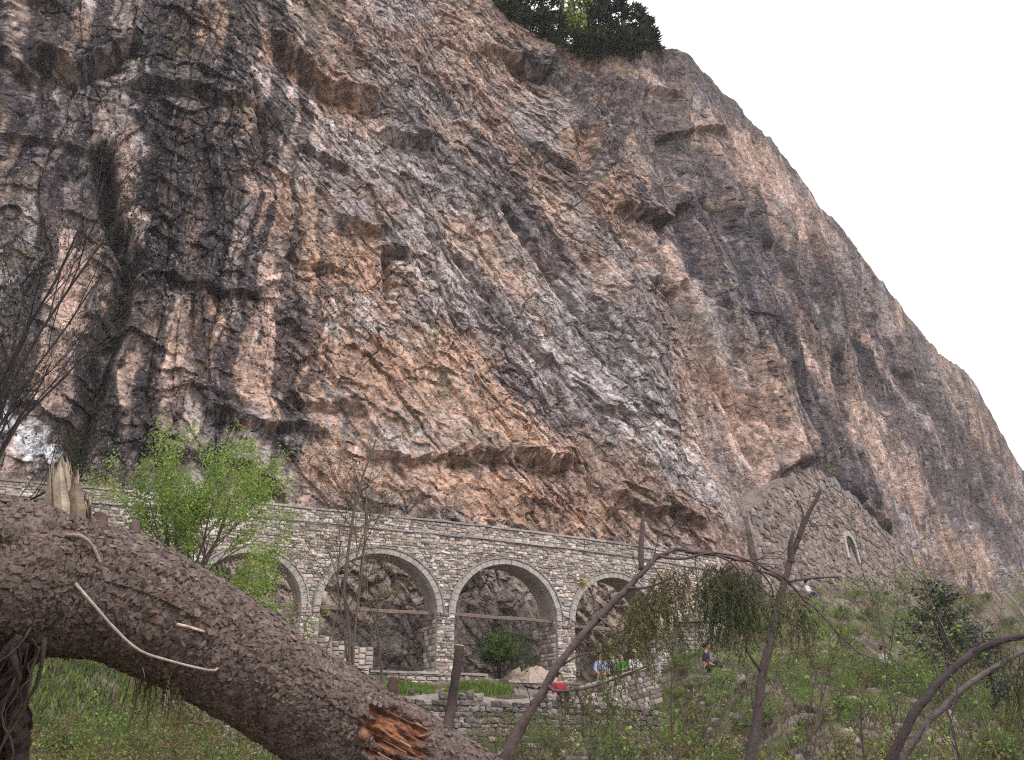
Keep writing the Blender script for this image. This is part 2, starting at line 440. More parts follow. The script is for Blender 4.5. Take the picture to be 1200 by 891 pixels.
# fractured blocks, three sizes; steep slabs on the left, slabs dipping to the right elsewhere
def blocks(cu, cw, seed):
    o1, t1, e1, r1 = [np.zeros_like(S) for _ in range(4)]; o2, t2, e2, r2 = [np.zeros_like(S) for _ in range(4)]
    a, b = mdiag < 0.995, mdiag > 0.005
    kx = 1 - 0.6 * mfar
    o1[a], t1[a], e1[a], r1[a] = facets((fs / cu * 1.5 * kx)[a], (fz / (cu * 1.6))[a], seed)
    o2[b], t2[b], e2[b], r2[b] = facets((U1 / (cu * 1.15))[b], (W1 / (cw * 1.25))[b], seed + 50)
    return o1 * (1 - mdiag) + o2 * mdiag, t1 * (1 - mdiag) + t2 * mdiag, np.where(mdiag > 0.5, e2, e1), np.where(mdiag > 0.5, r2, r1)
oA, tA, eA, rA = blocks(4.2, 2.6, 200)
oB, tB, eB, rB = blocks(1.5, 0.85, 300)
oC, tC, eC, rC = blocks(0.55, 0.30, 400)
oE, tE, eE, rE = blocks(0.24, 0.15, 450)
rough_m = 0.35 + 0.65 * sstep(-0.35, 0.35, fbm(S / 6, Z / 6, 77, 3))
fz_ = 1 - 0.5 * mfar
D += fz_ * (0.24 * oA + 0.26 * tA + (0.2 + 0.8 * rough_m) * (0.16 * oB + 0.2 * tB) + (0.2 + 0.8 * rough_m) * (0.13 * oC + 0.17 * tC) + rough_m * (0.035 * oE + 0.05 * tE))
D -= fz_ * (0.14 * rough_m * (1 - sstep(0.0, 0.04, eB)) + 0.07 * (1 - sstep(0.0, 0.07, eC)) * rough_m)
# long seams: beds dipping to the right, upright joints on the left
def seams(w, per, amp, seed):
    t = w / per + 0.35 * perlin(S / 9, Z / 9, seed); i = np.floor(t); f = t - i
    a, b = hf(i, i * 0, seed), hf(i + 1, i * 0, seed)
    return amp * (a - 0.5) - 0.45 * amp * (1 - sstep(0.0, 0.05, f)) * (hf(i, i * 0 + 1, seed) > 0.35)
D += mdiag * (1 - 0.6 * mfar) * (seams(W1 + 0.12 * U1, 2.6, 0.36, 581) + seams(W1, 0.95, 0.16, 583)) + (1 - mdiag) * (seams(fs + 0.06 * fz, 2.3, 0.30, 585) + seams(fs - 0.04 * fz, 0.8, 0.14, 587))
# ledges: beds that jut out at their lower edge and taper back upwards
def ledges(w, per, amp, seed, cut=0.0):
    t = w / per + 0.45 * fbm(S / (per * 2.2), Z / (per * 2.2), seed, 3)
    f = t - np.floor(t)
    g = sstep(cut, cut + 0.4, perlin(S / (per * 1.7), Z / (per * 1.7) + np.floor(t) * 3.7, seed + 9))
    return amp * g * np.where(f < 0.86, 1 - f / 0.86, (f - 0.86) / 0.14)
Wl = fs * 0.10 + fz
D += (1 - mdiag) * (1 - 0.8 * mfar) * (ledges(Wl, 2.7, 0.34, 510, 0.12) + ledges(Wl, 0.95, 0.22, 520, 0.12))
D += mdiag * (1 - 0.75 * mfar) * (ledges(W1, 3.4, 0.30, 530, 0.05) + ledges(W1, 1.2, 0.14, 540, 0.1) + ledges(fs * 0.3 + fz, 0.85, 0.2, 550, 0.1))
# vertical runnels
D += (0.10 + 0.2 * mfar) * fbm(ws / (0.9 + 0.9 * mfar), Z / 11, 610, 3) + 0.02 * fbm(S / 0.35, Z / 0.5, 620, 3)
D += mfar * 1.0 * fbm(ws / 6.5 + Z * 0.04, Z / 40, 640, 4)

def dist_poly(pts, sx, sz):
    """distance from every cliff vertex in the polyline's box to the polyline, in units of its half width"""
    p = np.array(pts, float)
    c0 = np.searchsorted(cs, p[:, 0].min() - 2.2 * sx); c1 = np.searchsorted(cs, p[:, 0].max() + 2.2 * sx) + 1
    zs = Z[:, max(c0, 0):c1]
    ok = (zs > p[:, 1].min() - 2.2 * sz) & (zs < p[:, 1].max() + 2.2 * sz)
    rows = np.where(ok.any(axis=1))[0]
    if len(rows) == 0 or c1 <= c0: return None
    r0, r1 = rows[0], rows[-1] + 1
    sl = (slice(r0, r1), slice(max(c0, 0), c1))
    s_, z_ = S[sl] / sx, Z[sl] / sz
    q = p / np.array([sx, sz]); best = np.full(s_.shape, 1e9); side = np.zeros(s_.shape); par = np.zeros(s_.shape)
    q2 = q if len(q) > 1 else np.vstack([q, q + [1e-3, 0]])
    for i in range(len(q2) - 1):
        a, b = q2[i], q2[i + 1]; ab = b - a
        t = np.clip(((s_ - a[0]) * ab[0] + (z_ - a[1]) * ab[1]) / (ab @ ab + 1e-9), 0, 1)
        dx, dz = s_ - a[0] - t * ab[0], z_ - a[1] - t * ab[1]
        d = np.hypot(dx, dz); m = d < best
        best = np.where(m, d, best); side = np.where(m, ab[0] * (z_ - a[1]) - ab[1] * (s_ - a[0]), side); par = np.where(m, (i + t) / (len(q2) - 1), par)
    return sl, best, side, par
def on_face(pts, w):
    q = [face_at(*p) for p in pts]
    m = pts[len(pts) // 2]
    a, b = face_at(m[0] - w / 2, m[1]), face_at(m[0] + w / 2, m[1])
    sx = max(abs(a[0] - b[0]), 0.2); sz = max(w * q[len(q) // 2][2] / FPX, 0.2)
    return [(k[0], k[1]) for k in q], sx / 2, sz / 2
rag = 0.7 * fbm(S / 1.6, Z / 2.2, 700, 4) ; rag2 = fbm(S / 0.5, Z / 0.7, 720, 4)
streak = fbm(ws / 0.7, Z / 7.0, 730, 4)
# overhanging roofs and grooves seen on the face: (lip line, height of the bulge above it, reach)
ROOFS = [([(35, 55), (90, 82), (155, 50)], 70, 1.7), ([(0, 60), (40, 85)], 40, 1.2), ([(320, 40), (380, 88), (445, 110)], 60, 1.8), ([(455, 150), (505, 165)], 30, 1.3),
         ([(350, 165), (410, 190)], 30, 0.7), ([(150, 95), (250, 110), (300, 120)], 40, 0.9), ([(600, 68), (640, 80), (650, 60)], 40, 1.6), ([(560, 45), (610, 75)], 35, 1.0), ([(730, 235), (800, 245), (828, 225)], 35, 1.5), ([(770, 322), (820, 330)], 30, 1.0),
         ([(400, 255), (455, 270)], 35, 0.9), ([(450, 285), (482, 292)], 25, 0.9), ([(600, 528), (640, 540), (668, 528)], 30, 1.4), ([(520, 535), (590, 530)], 30, 1.2), ([(440, 530), (480, 540), (540, 520)], 26, 0.7),
         ([(210, 320), (290, 340), (330, 330)], 35, 0.45), ([(130, 330), (170, 335)], 30, 0.6), ([(240, 480), (300, 500), (380, 500)], 30, 0.9), ([(160, 520), (240, 540)], 26, 0.8), ([(270, 540), (330, 570)], 26, 1.2), ([(330, 470), (420, 478)], 24, 0.6),
         ([(800, 150), (850, 152)], 24, 0.9), ([(340, 300), (410, 318)], 24, 0.5), ([(700, 470), (750, 480)], 20, 0.5), ([(720, 580), (830, 610)], 24, 0.8), ([(770, 95), (800, 105)], 18, 0.8), ([(620, 170), (680, 200)], 24, 0.7)]
for pts, hgt, reach in ROOFS:
    q = [face_at(*p) for p in pts]; q.sort()
    ss = np.array([k[0] for k in q]); zz = np.array([k[1] for k in q]); hm = hgt * q[0][2] / FPX
    c0, c1 = np.searchsorted(cs, ss[0] - 0.6), np.searchsorted(cs, ss[-1] + 0.6)
    if c1 <= c0: continue
    sl = (slice(None), slice(c0, c1))
    zl = np.interp(S[sl], ss, zz) + 0.5 * rag[sl]
    up = Z[sl] - zl
    end = sstep(ss[0] - 0.6, ss[0] + 0.5, S[sl]) * (1 - sstep(ss[-1] - 0.5, ss[-1] + 0.6, S[sl]))
    wtr = 0.4 * reach + 0.1
    prof = np.where(up > 0, 0.5 * reach * np.exp(-np.maximum(up, 0) / hm * 1.6), -0.34 * reach * np.exp(np.minimum(up + wtr, 0) / hm * 1.3))
    tr = np.clip(-up / wtr, 0, 1)
    prof = np.where((up < 0) & (up > -wtr), 0.5 * reach * (1 - tr) - 0.34 * reach * tr, prof)
    D[sl] += end * prof
GROOVES = [([(118, 180), (130, 250), (150, 300), (140, 360), (118, 430), (95, 500), (80, 560)], 24, 1.7), ([(455, 300), (452, 345)], 12, 0.8), ([(850, 250), (890, 340), (930, 440), (980, 560)], 22, 0.5),
           ([(670, 90), (700, 130), (690, 200)], 26, 1.1), ([(590, 250), (700, 380)], 12, 0.5), ([(540, 300), (640, 420), (680, 500)], 12, 0.5), ([(985, 420), (1000, 520)], 12, 0.5), ([(900, 290), (915, 400), (960, 500)], 14, 0.5), ([(1060, 440), (1110, 560), (1150, 640)], 10, 0.5), ([(1020, 380), (1060, 520), (1100, 640)], 10, 0.5), ([(1120, 480), (1170, 600)], 9, 0.5), ([(300, 100), (310, 180)], 14, 0.6), ([(760, 260), (850, 420), (900, 540)], 14, 0.8)]
for pts, w, dep in GROOVES:
    p, sx, sz = on_face(pts, w); r = dist_poly(p, sx, sz)
    if r is None: continue
    sl, d, side, par = r
    D[sl] -= dep * np.exp(-(d + 0.5 * rag[sl]) ** 2)
# the near face ends at an arete; the mountain beyond is set back
p, sx, sz = on_face([(800, 110), (828, 215), (845, 300), (880, 420), (905, 520)], 60)
r = dist_poly([(p[0][0] - 2.0, 60)] + p + [(p[-1][0] + 1, 2)], 6.0, 6.0)
sl, d, side, par = r
D[sl] -= 1.6 * sstep(-0.12, 0.22, d * np.sign(-side) + 0.06 * rag[sl]) * (1 - sstep(0.7, 1.9, d))

# the ledge on which the ruined wall is built
RUIN_TL = np.array([face_at(*p_)[:2] for p_ in ((880, 602), (903, 572), (938, 548), (960, 546), (990, 572), (1030, 613), (1068, 656), (1100, 700))])
rt_ = np.interp(S, RUIN_TL[:, 0], RUIN_TL[:, 1])
rm_ = sstep(RUIN_TL[0, 0] - 0.3, RUIN_TL[0, 0] + 0.4, S) * (1 - sstep(RUIN_TL[-1, 0] - 0.5, RUIN_TL[-1, 0] + 1.5, S)) * (1 - sstep(-0.1, 0.7, Z - rt_))
D = D * (1 - rm_) + rm_ * np.minimum(D, -0.75)
bul = sstep(RUIN_TL[0, 0] - 6, RUIN_TL[0, 0] - 2, S) * (1 - sstep(RUIN_TL[0, 0] - 0.1, RUIN_TL[0, 0] + 0.5, S)) * (1 - sstep(0.0, 3.5, Z - RUIN_TL[0, 1]))
D = D * (1 - bul) + bul * np.maximum(D, 0.1 + 0.35 * D + 0.25 * rag)

# ---- colours of the rock itself (bare stone, iron stain, black water stain, lichen), then a painted lift behind the arches
def stain(pts, w, ragk=1.0):
    global _acc
    p, sx, sz = on_face(pts, w); r = dist_poly(p, sx, sz)
    if r is None: return None
    sl, d, side, par = r
    return sl, 1 - sstep(0.7, 1.12, d + ragk * (0.8 * rag[sl] + 0.45 * rag2[sl]))
tan_ = lin(169, 144, 130); orange = lin(172, 138, 116); grey = lin(150, 139, 137); darkg = lin(93, 85, 88); black = lin(38, 34, 38); pale = lin(180, 173, 172); brown = lin(130, 106, 95); pink = lin(185, 158, 146)
k1 = sstep(-0.45, 0.45, fbm(ws / 7, wz / 8, 801, 4) + 0.25 * (rA - 0.5))[..., None]
Cc = tan_ * (1 - k1) + grey * k1
k2 = sstep(0.05, 0.5, fbm(U1 / 6, W1 / 1.6, 811, 4) * mdiag + (1 - mdiag) * fbm(ws / 1.3, wz / 7, 815, 4))[..., None]
Cc = Cc * (1 - 0.55 * k2) + darkg * 0.55 * k2
k3 = sstep(0.1, 0.55, fbm(ws / 3, wz / 3, 821, 4))[..., None]
Cc = Cc * (1 - 0.5 * k3) + brown * 0.5 * k3
STAINS = [
 (orange, .65, [([(330, 230), (380, 290), (420, 350)], 110), ([(300, 440), (430, 430), (560, 450)], 130), ([(590, 490), (650, 520)], 90), ([(430, 270), (440, 300)], 50), ([(230, 20), (330, 60), (400, 110)], 60), ([(280, 380), (330, 400)], 90), ([(700, 160), (720, 240)], 70), ([(480, 420), (560, 400)], 60), ([(870, 460), (900, 500)], 50), ([(380, 540), (560, 580), (700, 600)], 70), ([(560, 580), (640, 600)], 60)]),
 (pink, .8, [([(770, 255), (800, 310)], 70), ([(840, 175), (900, 200), (930, 250)], 60), ([(920, 160), (960, 260)], 24), ([(960, 400), (1000, 500), (1060, 560)], 70), ([(60, 220), (90, 380)], 40), ([(150, 150), (140, 280)], 26), ([(330, 340), (300, 420)], 40), ([(1030, 380), (1110, 520)], 20), ([(870, 520), (960, 520)], 60), ([(200, 420), (160, 480)], 40)]),
 (brown, .7, [([(700, 540), (800, 600), (860, 620)], 80), ([(680, 560), (640, 600)], 60), ([(460, 40), (560, 130)], 50), ([(850, 430), (900, 480)], 40), ([(560, 120), (620, 200)], 50), ([(400, 200), (460, 240)], 40)]),
 (darkg, .8, [([(560, 170), (650, 300), (760, 470)], 46), ([(470, 130), (620, 270)], 36), ([(680, 90), (790, 130), (830, 200)], 60), ([(600, 440), (660, 500)], 30), ([(960, 330), (1060, 500), (1120, 600)], 46), ([(1060, 430), (1160, 560)], 60), ([(800, 80), (880, 150), (960, 240), (1010, 320)], 34), ([(40, 130), (100, 260)], 60), ([(520, 210), (600, 260)], 40), ([(760, 130), (700, 200)], 40), ([(1130, 560), (1190, 660)], 50)]),
 (pale, .55, [([(310, 90), (360, 130), (430, 190)], 80), ([(400, 375), (450, 355)], 60), ([(400, 340), (470, 400)], 40), ([(500, 250), (600, 370), (690, 460), (780, 530), (880, 600)], 60), ([(610, 300), (700, 400), (770, 500)], 60), ([(690, 340), (800, 500)], 50), ([(300, 80), (420, 160)], 40), ([(480, 180), (560, 260)], 34), ([(0, 440), (50, 520)], 60), ([(470, 520), (500, 520)], 40), ([(120, 0), (160, 30)], 50), ([(480, 290), (560, 360)], 60), ([(860, 520), (900, 590)], 40), ([(780, 180), (820, 220)], 34), ([(270, 350), (290, 380)], 26), ([(620, 60), (690, 110)], 40)]),
]
lich = sstep(-0.05, 0.35, fbm(U1 / 1.3, W1 / 0.6, 901, 4) + 0.1)
for colr, stg, lst in STAINS:
    for pts, w in lst:
        r = stain(pts, w)
        if r is None: continue
        sl, m = r
        if colr is pale: m = m * (0.25 + 0.75 * lich[sl])
        m = (m * stg)[..., None]
        Cc[sl] = Cc[sl] * (1 - m) + colr * m
BLACKS = [([(200, 20), (225, 130), (225, 300)], 120, .9), ([(180, 60), (190, 320)], 60, .85), ([(122, 180), (132, 250), (150, 300), (138, 370), (112, 440), (80, 540)], 34, .95), ([(95, 110), (105, 190)], 46, .7), ([(20, 120), (30, 230)], 30, .6), ([(185, 330), (172, 440), (170, 520)], 34, .8), ([(232, 350), (236, 470)], 26, .8), ([(262, 400), (245, 560)], 30, .6), ([(352, 330), (356, 400)], 18, .6), ([(60, 500), (60, 570)], 60, .8), ([(135, 490), (150, 570)], 30, .7), ([(262, 340), (268, 400)], 8, .9), ([(200, 440), (210, 560)], 30, .6),
          ([(466, 275), (468, 296)], 24, .8), ([(848, 262), (905, 370), (955, 470), (984, 552)], 80, .95), ([(880, 240), (930, 330), (985, 430)], 46, .7), ([(950, 480), (985, 560)], 16, .8), ([(985, 420), (1002, 520)], 9, .8), ([(590, 55), (640, 75)], 34, .8), ([(745, 230), (790, 245)], 24, .5), ([(90, 60), (150, 60)], 60, .6), ([(400, 60), (440, 100)], 30, .5), ([(1060, 440), (1105, 540)], 14, .7), ([(1010, 400), (1040, 470)], 16, .7), ([(320, 0), (330, 40)], 24, .6), ([(0, 250), (40, 330)], 50, .6), ([(1110, 500), (1160, 620)], 12, .6), ([(960, 300), (1010, 400)], 20, .6), ([(285, 300), (290, 420)], 26, .5)]
for pts, w, stg in BLACKS:
    r = stain(pts, w, 0.75)
    if r is None: continue
    sl, m = r
    m = (m * stg * (0.7 + 0.3 * sstep(-0.4, 0.25, streak[sl])))[..., None]
    tgt = black if w != 80 and w != 46 else lin(60, 56, 64)
    Cc[sl] = Cc[sl] * (1 - m) + tgt * m
# black water streaks down the left part of the face
bs = (sstep(0.04, 0.20, fbm(ws / 1.0, Z / 22, 921, 4) + 0.3 * fbm(S / 7, Z / 9, 925, 3) + 0.2 * rag + 0.28 * rag2) * (1 - sstep(-10, -5, S + 0.08 * (Z - 20))) * sstep(8, 13, Z))[..., None] * 0.85
Cc = Cc * (1 - bs) + black * 1.5 * bs
r = stain([(-20, 480), (20, 505), (50, 535)], 40, 1.3)
if r is not None:
    sl, m = r; m = (m * 0.7)[..., None]; Cc[sl] = Cc[sl] * (1 - m) + lin(222, 222, 228) * m
fs_ = (sstep(0.0, 0.4, fbm(ws / 3.0 + Z * 0.06, Z / 30, 927, 4) + 0.15 * rag2) * mfar)[..., None] * 0.5
Cc = Cc * (1 - fs_) + lin(82, 74, 78) * fs_
# white lime runs, moss on some ledges, small scale mottling
lw = (sstep(0.42, 0.6, fbm(ws / 0.35, Z / 3.5, 931, 3)) * sstep(0.0, 0.4, fbm(S / 4, Z / 4, 935, 3)))[..., None]
Cc = Cc * (1 - 0.4 * lw) + lin(186, 176, 170) * 0.4 * lw
sp = (sstep(0.25, 0.6, fbm(U1 / 0.45, W1 / 0.28, 941, 4)) * mdiag * (0.35 + 0.65 * sstep(-0.2, 0.3, fbm(S / 5, Z / 5, 945, 2))))[..., None]
Cc = Cc * (1 - 0.45 * sp) + pale * 0.45 * sp
dk = sstep(0.2, 0.6, fbm(U1 / 0.7, W1 / 0.3, 951, 4))[..., None] * 0.45
Cc = Cc * (1 - dk) + darkg * 0.8 * dk
ms = (sstep(0.35, 0.6, fbm(S / 1.5, Z / 0.8, 961, 4)) * sstep(0.15, 0.5, fbm(S / 6, Z / 6, 965, 2)) * 0.5)[..., None]
Cc = Cc * (1 - ms) + lin(92, 94, 62) * ms
recess_lift = ((1 - sstep(8.2, 9.4, Z)) * (S < 9) * 0.6)[..., None]  # rock behind the arches painted paler to offset the aqueduct's shade
Cc = Cc * (1 - recess_lift) + lin(150, 136, 126) * recess_lift
Cc = 1.12 * Cc * (1 + 0.34 * (rB - 0.5) + 0.42 * (rC - 0.5) + 0.36 * (rE - 0.5))[..., None]
PX, PY = nominal(S, Z); NX, NY = out_n(S)
D = D * (1 - 0.6 * sstep(0.97, 1.0, T)) * (1 - 0.6 * mfar * sstep(0.8, 1.0, T)) + 0.5 * mfar * sstep(0.85, 1.0, T)
Dn = D + 0.0
PX = PX + NX * Dn; PY = PY + NY * Dn; PZ = Z + 0.12 * fbm(S / 0.8, Z / 0.8, 971, 2)
# behind the top edge the mountain goes on as a steep wooded shoulder
rows = [np.stack([PX, PY, PZ], -1)]
ext = []
for j, (bk, upz) in enumerate([(0.6, 0.35), (1.6, 0.9), (3.5, 1.7), (7, 3.3), (13, 5.5), (25, 8), (60, 12), (160, 10), (400, -40)]):
    ext.append(np.stack([PX[-1] - NX[-1] * bk, PY[-1] - NY[-1] * bk, PZ[-1] + np.where((S[-1] > 2) & (S[-1] < 18), upz * 1.0, upz * 0.45) + 0.3 * fbm(S[-1] / 2, S[-1] * 0 + bk, 15, 3)], -1))
V = np.concatenate([rows[0], np.stack(ext, 0)], 0)
ec = np.broadcast_to(lin(86, 84, 58), (len(ext), V.shape[1], 3))
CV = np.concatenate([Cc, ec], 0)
nr, nc = V.shape[:2]
ii = (np.arange(nr - 1)[:, None] * nc + np.arange(nc - 1)[None, :])
CQ = np.stack([ii, ii + 1, ii + nc + 1, ii + nc], -1).reshape(-1, 4)
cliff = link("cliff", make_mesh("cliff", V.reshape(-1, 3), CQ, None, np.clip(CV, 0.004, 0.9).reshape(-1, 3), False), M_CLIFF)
tag(cliff, kind="structure")
def cliff_pt(s, z):
    j = int(np.argmin(np.abs(cs - s))); i = int(np.argmin(np.abs(Z[:, j] - z)))
    return V[i, j]

# ================================================================= AQUEDUCT
rng = np.random.default_rng(4)
AP = catmull([(-22, 24.8), (-13.5, 28.3), (-9.0, 30.1), (-4.8, 32.0), (0.0, 34.3), (5.2, 37.4), (9.2, 40.6)], 1500)
al = np.concatenate([[0], np.cumsum(np.linalg.norm(np.diff(AP, axis=0), axis=1))])
al = al - np.interp(0.0, AP[:, 0], al)
at_ = unit(np.gradient(AP, axis=0))
def wpt(s, out, z):
    """a point of the aqueduct: s metres along its front, out metres in front of the front plane, height z"""
    s = np.asarray(s, float); out = np.asarray(out, float); z = np.asarray(z, float)
    x = np.interp(s, al, AP[:, 0]); y = np.interp(s, al, AP[:, 1]); tx = np.interp(s, al, at_[:, 0]); ty = np.interp(s, al, at_[:, 1])
    return np.stack([x + ty * out, y - tx * out, z + 0 * s], -1)
def s_of(px, z, py=None):
    """distance along the front where a sight column px meets it at height z"""
    ss = np.linspace(al[0], al[-1], 3000); P = wpt(ss, 0 * ss, z + 0 * ss) - EYE
    u = 600 + FPX * P[:, 0] / (P[:, 1] * math.cos(PITCH) + P[:, 2] * math.sin(PITCH))
    return float(np.interp(px, u, ss))
Z_TOP, Z_COURSE, Z_SPR, Z_BASE, THICK = 9.42, 8.93, 6.15, 4.1, 1.15
ARCHES = []
for (pl, pr) in ((222, 357), (371, 516), (529, 656), (670, 772)):
    a, b = s_of(pl, Z_SPR), s_of(pr, Z_SPR)
    ARCHES.append(((a + b) / 2, (b - a) / 2 - 0.12))
RING = 0.21
RISE = 0.92
aq = empty("stone_aqueduct", wpt(0, 0, Z_BASE), "long rubble stone aqueduct with four round arches against the cliff foot", "aqueduct")
def arch_z(s, grow=0.0):
    """lower edge of the masonry at s (base where no arch is open)"""
    z = np.full(np.shape(s), -1.0)
    for c, r in ARCHES:
        d = np.abs(s - c); R = r + grow
        z = np.where(d < R, np.maximum(z, Z_SPR + RISE * np.sqrt(np.maximum(R * R - d * d, 0))), z)
    return z
# core: front skin with openings, soffits, jambs, top and back
core = MB()
brk = [al[0] + 0.02, al[-1] - 0.02]
for c, r in ARCHES:
    brk += list(c + r * np.cos(np.linspace(0, np.pi, 33)))
brk += list(np.linspace(al[0] + 0.05, al[-1] - 0.05, 60))
brk = np.unique(np.round(brk, 4))
Z_FOOT = 2.6
def quad(mb, a, b, c, d, col=(1, 1, 1)): mb.add(np.array([a, b, c, d]), [[0, 1, 2, 3]], None, col)
for s0, s1 in zip(brk[:-1], brk[1:]):
    m = 0.5 * (s0 + s1)
    inside = any(abs(m - c) < r for c, r in ARCHES)
    z0 = arch_z(np.array([s0, s1])) if inside else np.array([Z_FOOT, Z_FOOT])
    if inside: z0 = np.where(z0 < 0, Z_SPR, z0)
    f0, f1, g0, g1 = wpt(s0, 0, z0[0]), wpt(s1, 0, z0[1]), wpt(s1, 0, Z_TOP - 0.06), wpt(s0, 0, Z_TOP - 0.06)
    b0, b1, h0, h1 = wpt(s0, -THICK, z0[0]), wpt(s1, -THICK, z0[1]), wpt(s1, -THICK, Z_TOP - 0.06), wpt(s0, -THICK, Z_TOP - 0.06)
    quad(core, f0, f1, g0, g1); quad(core, b1, b0, h1, h0); quad(core, g1, g0, h0, h1)
    if inside: quad(core, f1, f0, b0, b1)
for c, r in ARCHES:
    for e, sg in ((c - r, 1), (c + r, -1)):
        A_, B_, C_, D_ = wpt(e, 0, Z_FOOT), wpt(e, 0, Z_SPR), wpt(e, -THICK, Z_SPR), wpt(e, -THICK, Z_FOOT)
        quad(core, A_, B_, C_, D_) if sg < 0 else quad(core, D_, C_, B_, A_)
core.build("masonry_core", M_MORTAR, aq)

def stone_shape(r_):
    """one rough stone filling -0.5..0.5 in x and z, front towards -y, bevelled and chipped"""
    v = []
    for (k, y) in ((0.5, 0.35), (0.47, -0.30), (0.30 + 0.08 * r_.random(), -0.5)):
        ring = [(-k, -k), (0, -k * r_.uniform(0.94, 1.04)), (k, -k), (k * r_.uniform(0.95, 1.03), 0), (k, k), (0, k * r_.uniform(0.94, 1.04)), (-k, k), (-k * r_.uniform(0.95, 1.03), 0)]
        for i, (a, b) in enumerate(ring):
            ch = r_.uniform(0.80, 1.0) if i % 2 == 0 and y < 0 else r_.uniform(0.94, 1.02)
            v.append((a * ch, y + (r_.uniform(-0.12, 0.12) if y < -0.4 else 0), b * ch))
    v.append((r_.uniform(-.1, .1), -0.53 - 0.1 * r_.random(), r_.uniform(-.1, .1)))
    q = [[r * 8 + j, r * 8 + (j + 1) % 8, r * 8 + 8 + (j + 1) % 8, r * 8 + 8 + j] for r in range(2) for j in range(8)]
    t = [[16 + j, 16 + (j + 1) % 8, 24] for j in range(8)]
    return np.array(v), np.array(q), np.array(t)
SHAPES = [stone_shape(rng) for _ in range(14)]
STONE_COLS = [lin(192, 180, 170), lin(178, 166, 157), lin(156, 146, 140), lin(202, 190, 178), lin(174, 157, 145), lin(134, 124, 120), lin(186, 169, 156), lin(214, 206, 204), lin(104, 95, 92), lin(122, 111, 106), lin(90, 86, 78), lin(150, 128, 118), lin(134, 116, 110), lin(164, 143, 132)]
SHAPE_ME = {}
def stone_mesh(i, ci):
    if (i, ci) not in SHAPE_ME:
        v, q, t = SHAPES[i]
        me = make_mesh("stone", v, q, t, np.broadcast_to(STONE_COLS[ci], (len(v), 3)), False); me.materials.append(M_STONE_OBJ)
        SHAPE_ME[(i, ci)] = me
    return SHAPE_ME[(i, ci)]
class Masonry:
    """places stones; the largest become parts of their own, the rest one joined part"""
    def __init__(self, owner, cap=300): self.owner, self.cap, self.items = owner, cap, []
    def put(self, pos, ax, w, h, d, cols=None, rot=0.0):
        self.items.append((w * h, np.asarray(pos, float), np.asarray(ax, float), w, h, d, int(rng.integers(len(SHAPES))), int(rng.integers(8)) if cols is None else int(rng.choice(cols)), rot))
    def finish(self, joined="small_stones", bias=None):
        self.items.sort(key=lambda i: -(i[0] * (bias(i[1]) if bias else 1)))
        org = np.array(self.owner.location); mb = MB()
        for n, (a, pos, ax, w, h, d, si, ci, rot) in enumerate(self.items):
            if n < self.cap:
                o = link("stone", stone_mesh(si, ci), None, self.owner)
                o.location = pos - org; o.rotation_euler = (0, rot, math.atan2(ax[1], ax[0])); o.scale = (w, d, h)
            else:
                v, q, t = SHAPES[si]; v = v * np.array([w, d, h])
                cr, sr = math.cos(rot), math.sin(rot)
                v = np.stack([v[:, 0] * cr + v[:, 2] * sr, v[:, 1], -v[:, 0] * sr + v[:, 2] * cr], -1)
                x = np.array([ax[0], ax[1], 0]); y = np.array([-ax[1], ax[0], 0])
                mb.add(pos + v[:, :1] * x + v[:, 1:2] * y + v[:, 2:] * np.array([0, 0, 1.0]), q, t, STONE_COLS[ci] * rng.uniform(0.72, 1.2))
        if mb.n: tag(mb.build(joined, M_STONE, self.owner), kind="stuff")
def wall_ax(s): return np.array([np.interp(s, al, at_[:, 0]), np.interp(s, al, at_[:, 1])])
mas = Masonry(aq)
z = 3.0
while z < Z_TOP - 0.08:
    if abs(z - Z_COURSE) < 0.05: z += 0.02
    h = rng.uniform(0.06, 0.13)
    if z < Z_COURSE < z + h: h = max(Z_COURSE - z, 0.07)
    if z + h > Z_TOP - 0.06: h = Z_TOP - 0.06 - z
    if h < 0.04: break
    zc = z + h / 2
    cuts = [al[0] + 0.3]                                  # solid stretches of this course, clear of the openings and rings
    for c, r in ARCHES:
        g = r if zc < Z_SPR else math.sqrt(max((r + RING + 0.05) ** 2 - ((zc - Z_SPR) / RISE) ** 2, 0))
        if zc < Z_SPR and zc > Z_SPR - 0.03: g = r + RING
        if g > 0: cuts += [c - g, c + g]
    cuts.append(al[-1] - 0.3)
    for s, send in zip(cuts[0::2], cuts[1::2]):
        while s < send - 0.03:
            w = rng.uniform(0.08, 0.27) * (1.6 if rng.random() < 0.15 else 1)
            if send - s - w < 0.1: w = send - s
            m = s + w / 2; hh = h * rng.uniform(0.7, 1.12); dz = rng.uniform(-0.02, 0.02)
            mas.put(wpt(m, rng.uniform(-0.02, 0.03), zc + dz), wall_ax(m), w * 0.98, hh * 1.04, rng.uniform(0.035, 0.085), rot=rng.normal() * 0.08)
            s += w
    z += h
# stones lining the visible jamb of each opening
for c, r in ARCHES:
    z = 3.0
    while z < Z_SPR:
        h = rng.uniform(0.12, 0.22); o = -0.1
        while o > -THICK + 0.1:
            w = rng.uniform(0.2, 0.4)
            n = wall_ax(c + r)
            p = wpt(c + r, o - w / 2, z + h / 2)
            ax2 = np.array([-n[1], n[0]])                                   # runs into the depth; front faces the opening
            mas.put(p, -ax2, w - 0.02, h - 0.015, 0.08)
            o -= w
        z += h
mas.finish(bias=lambda p: 3.0 if -7 < p[0] < 4 else 1.0)
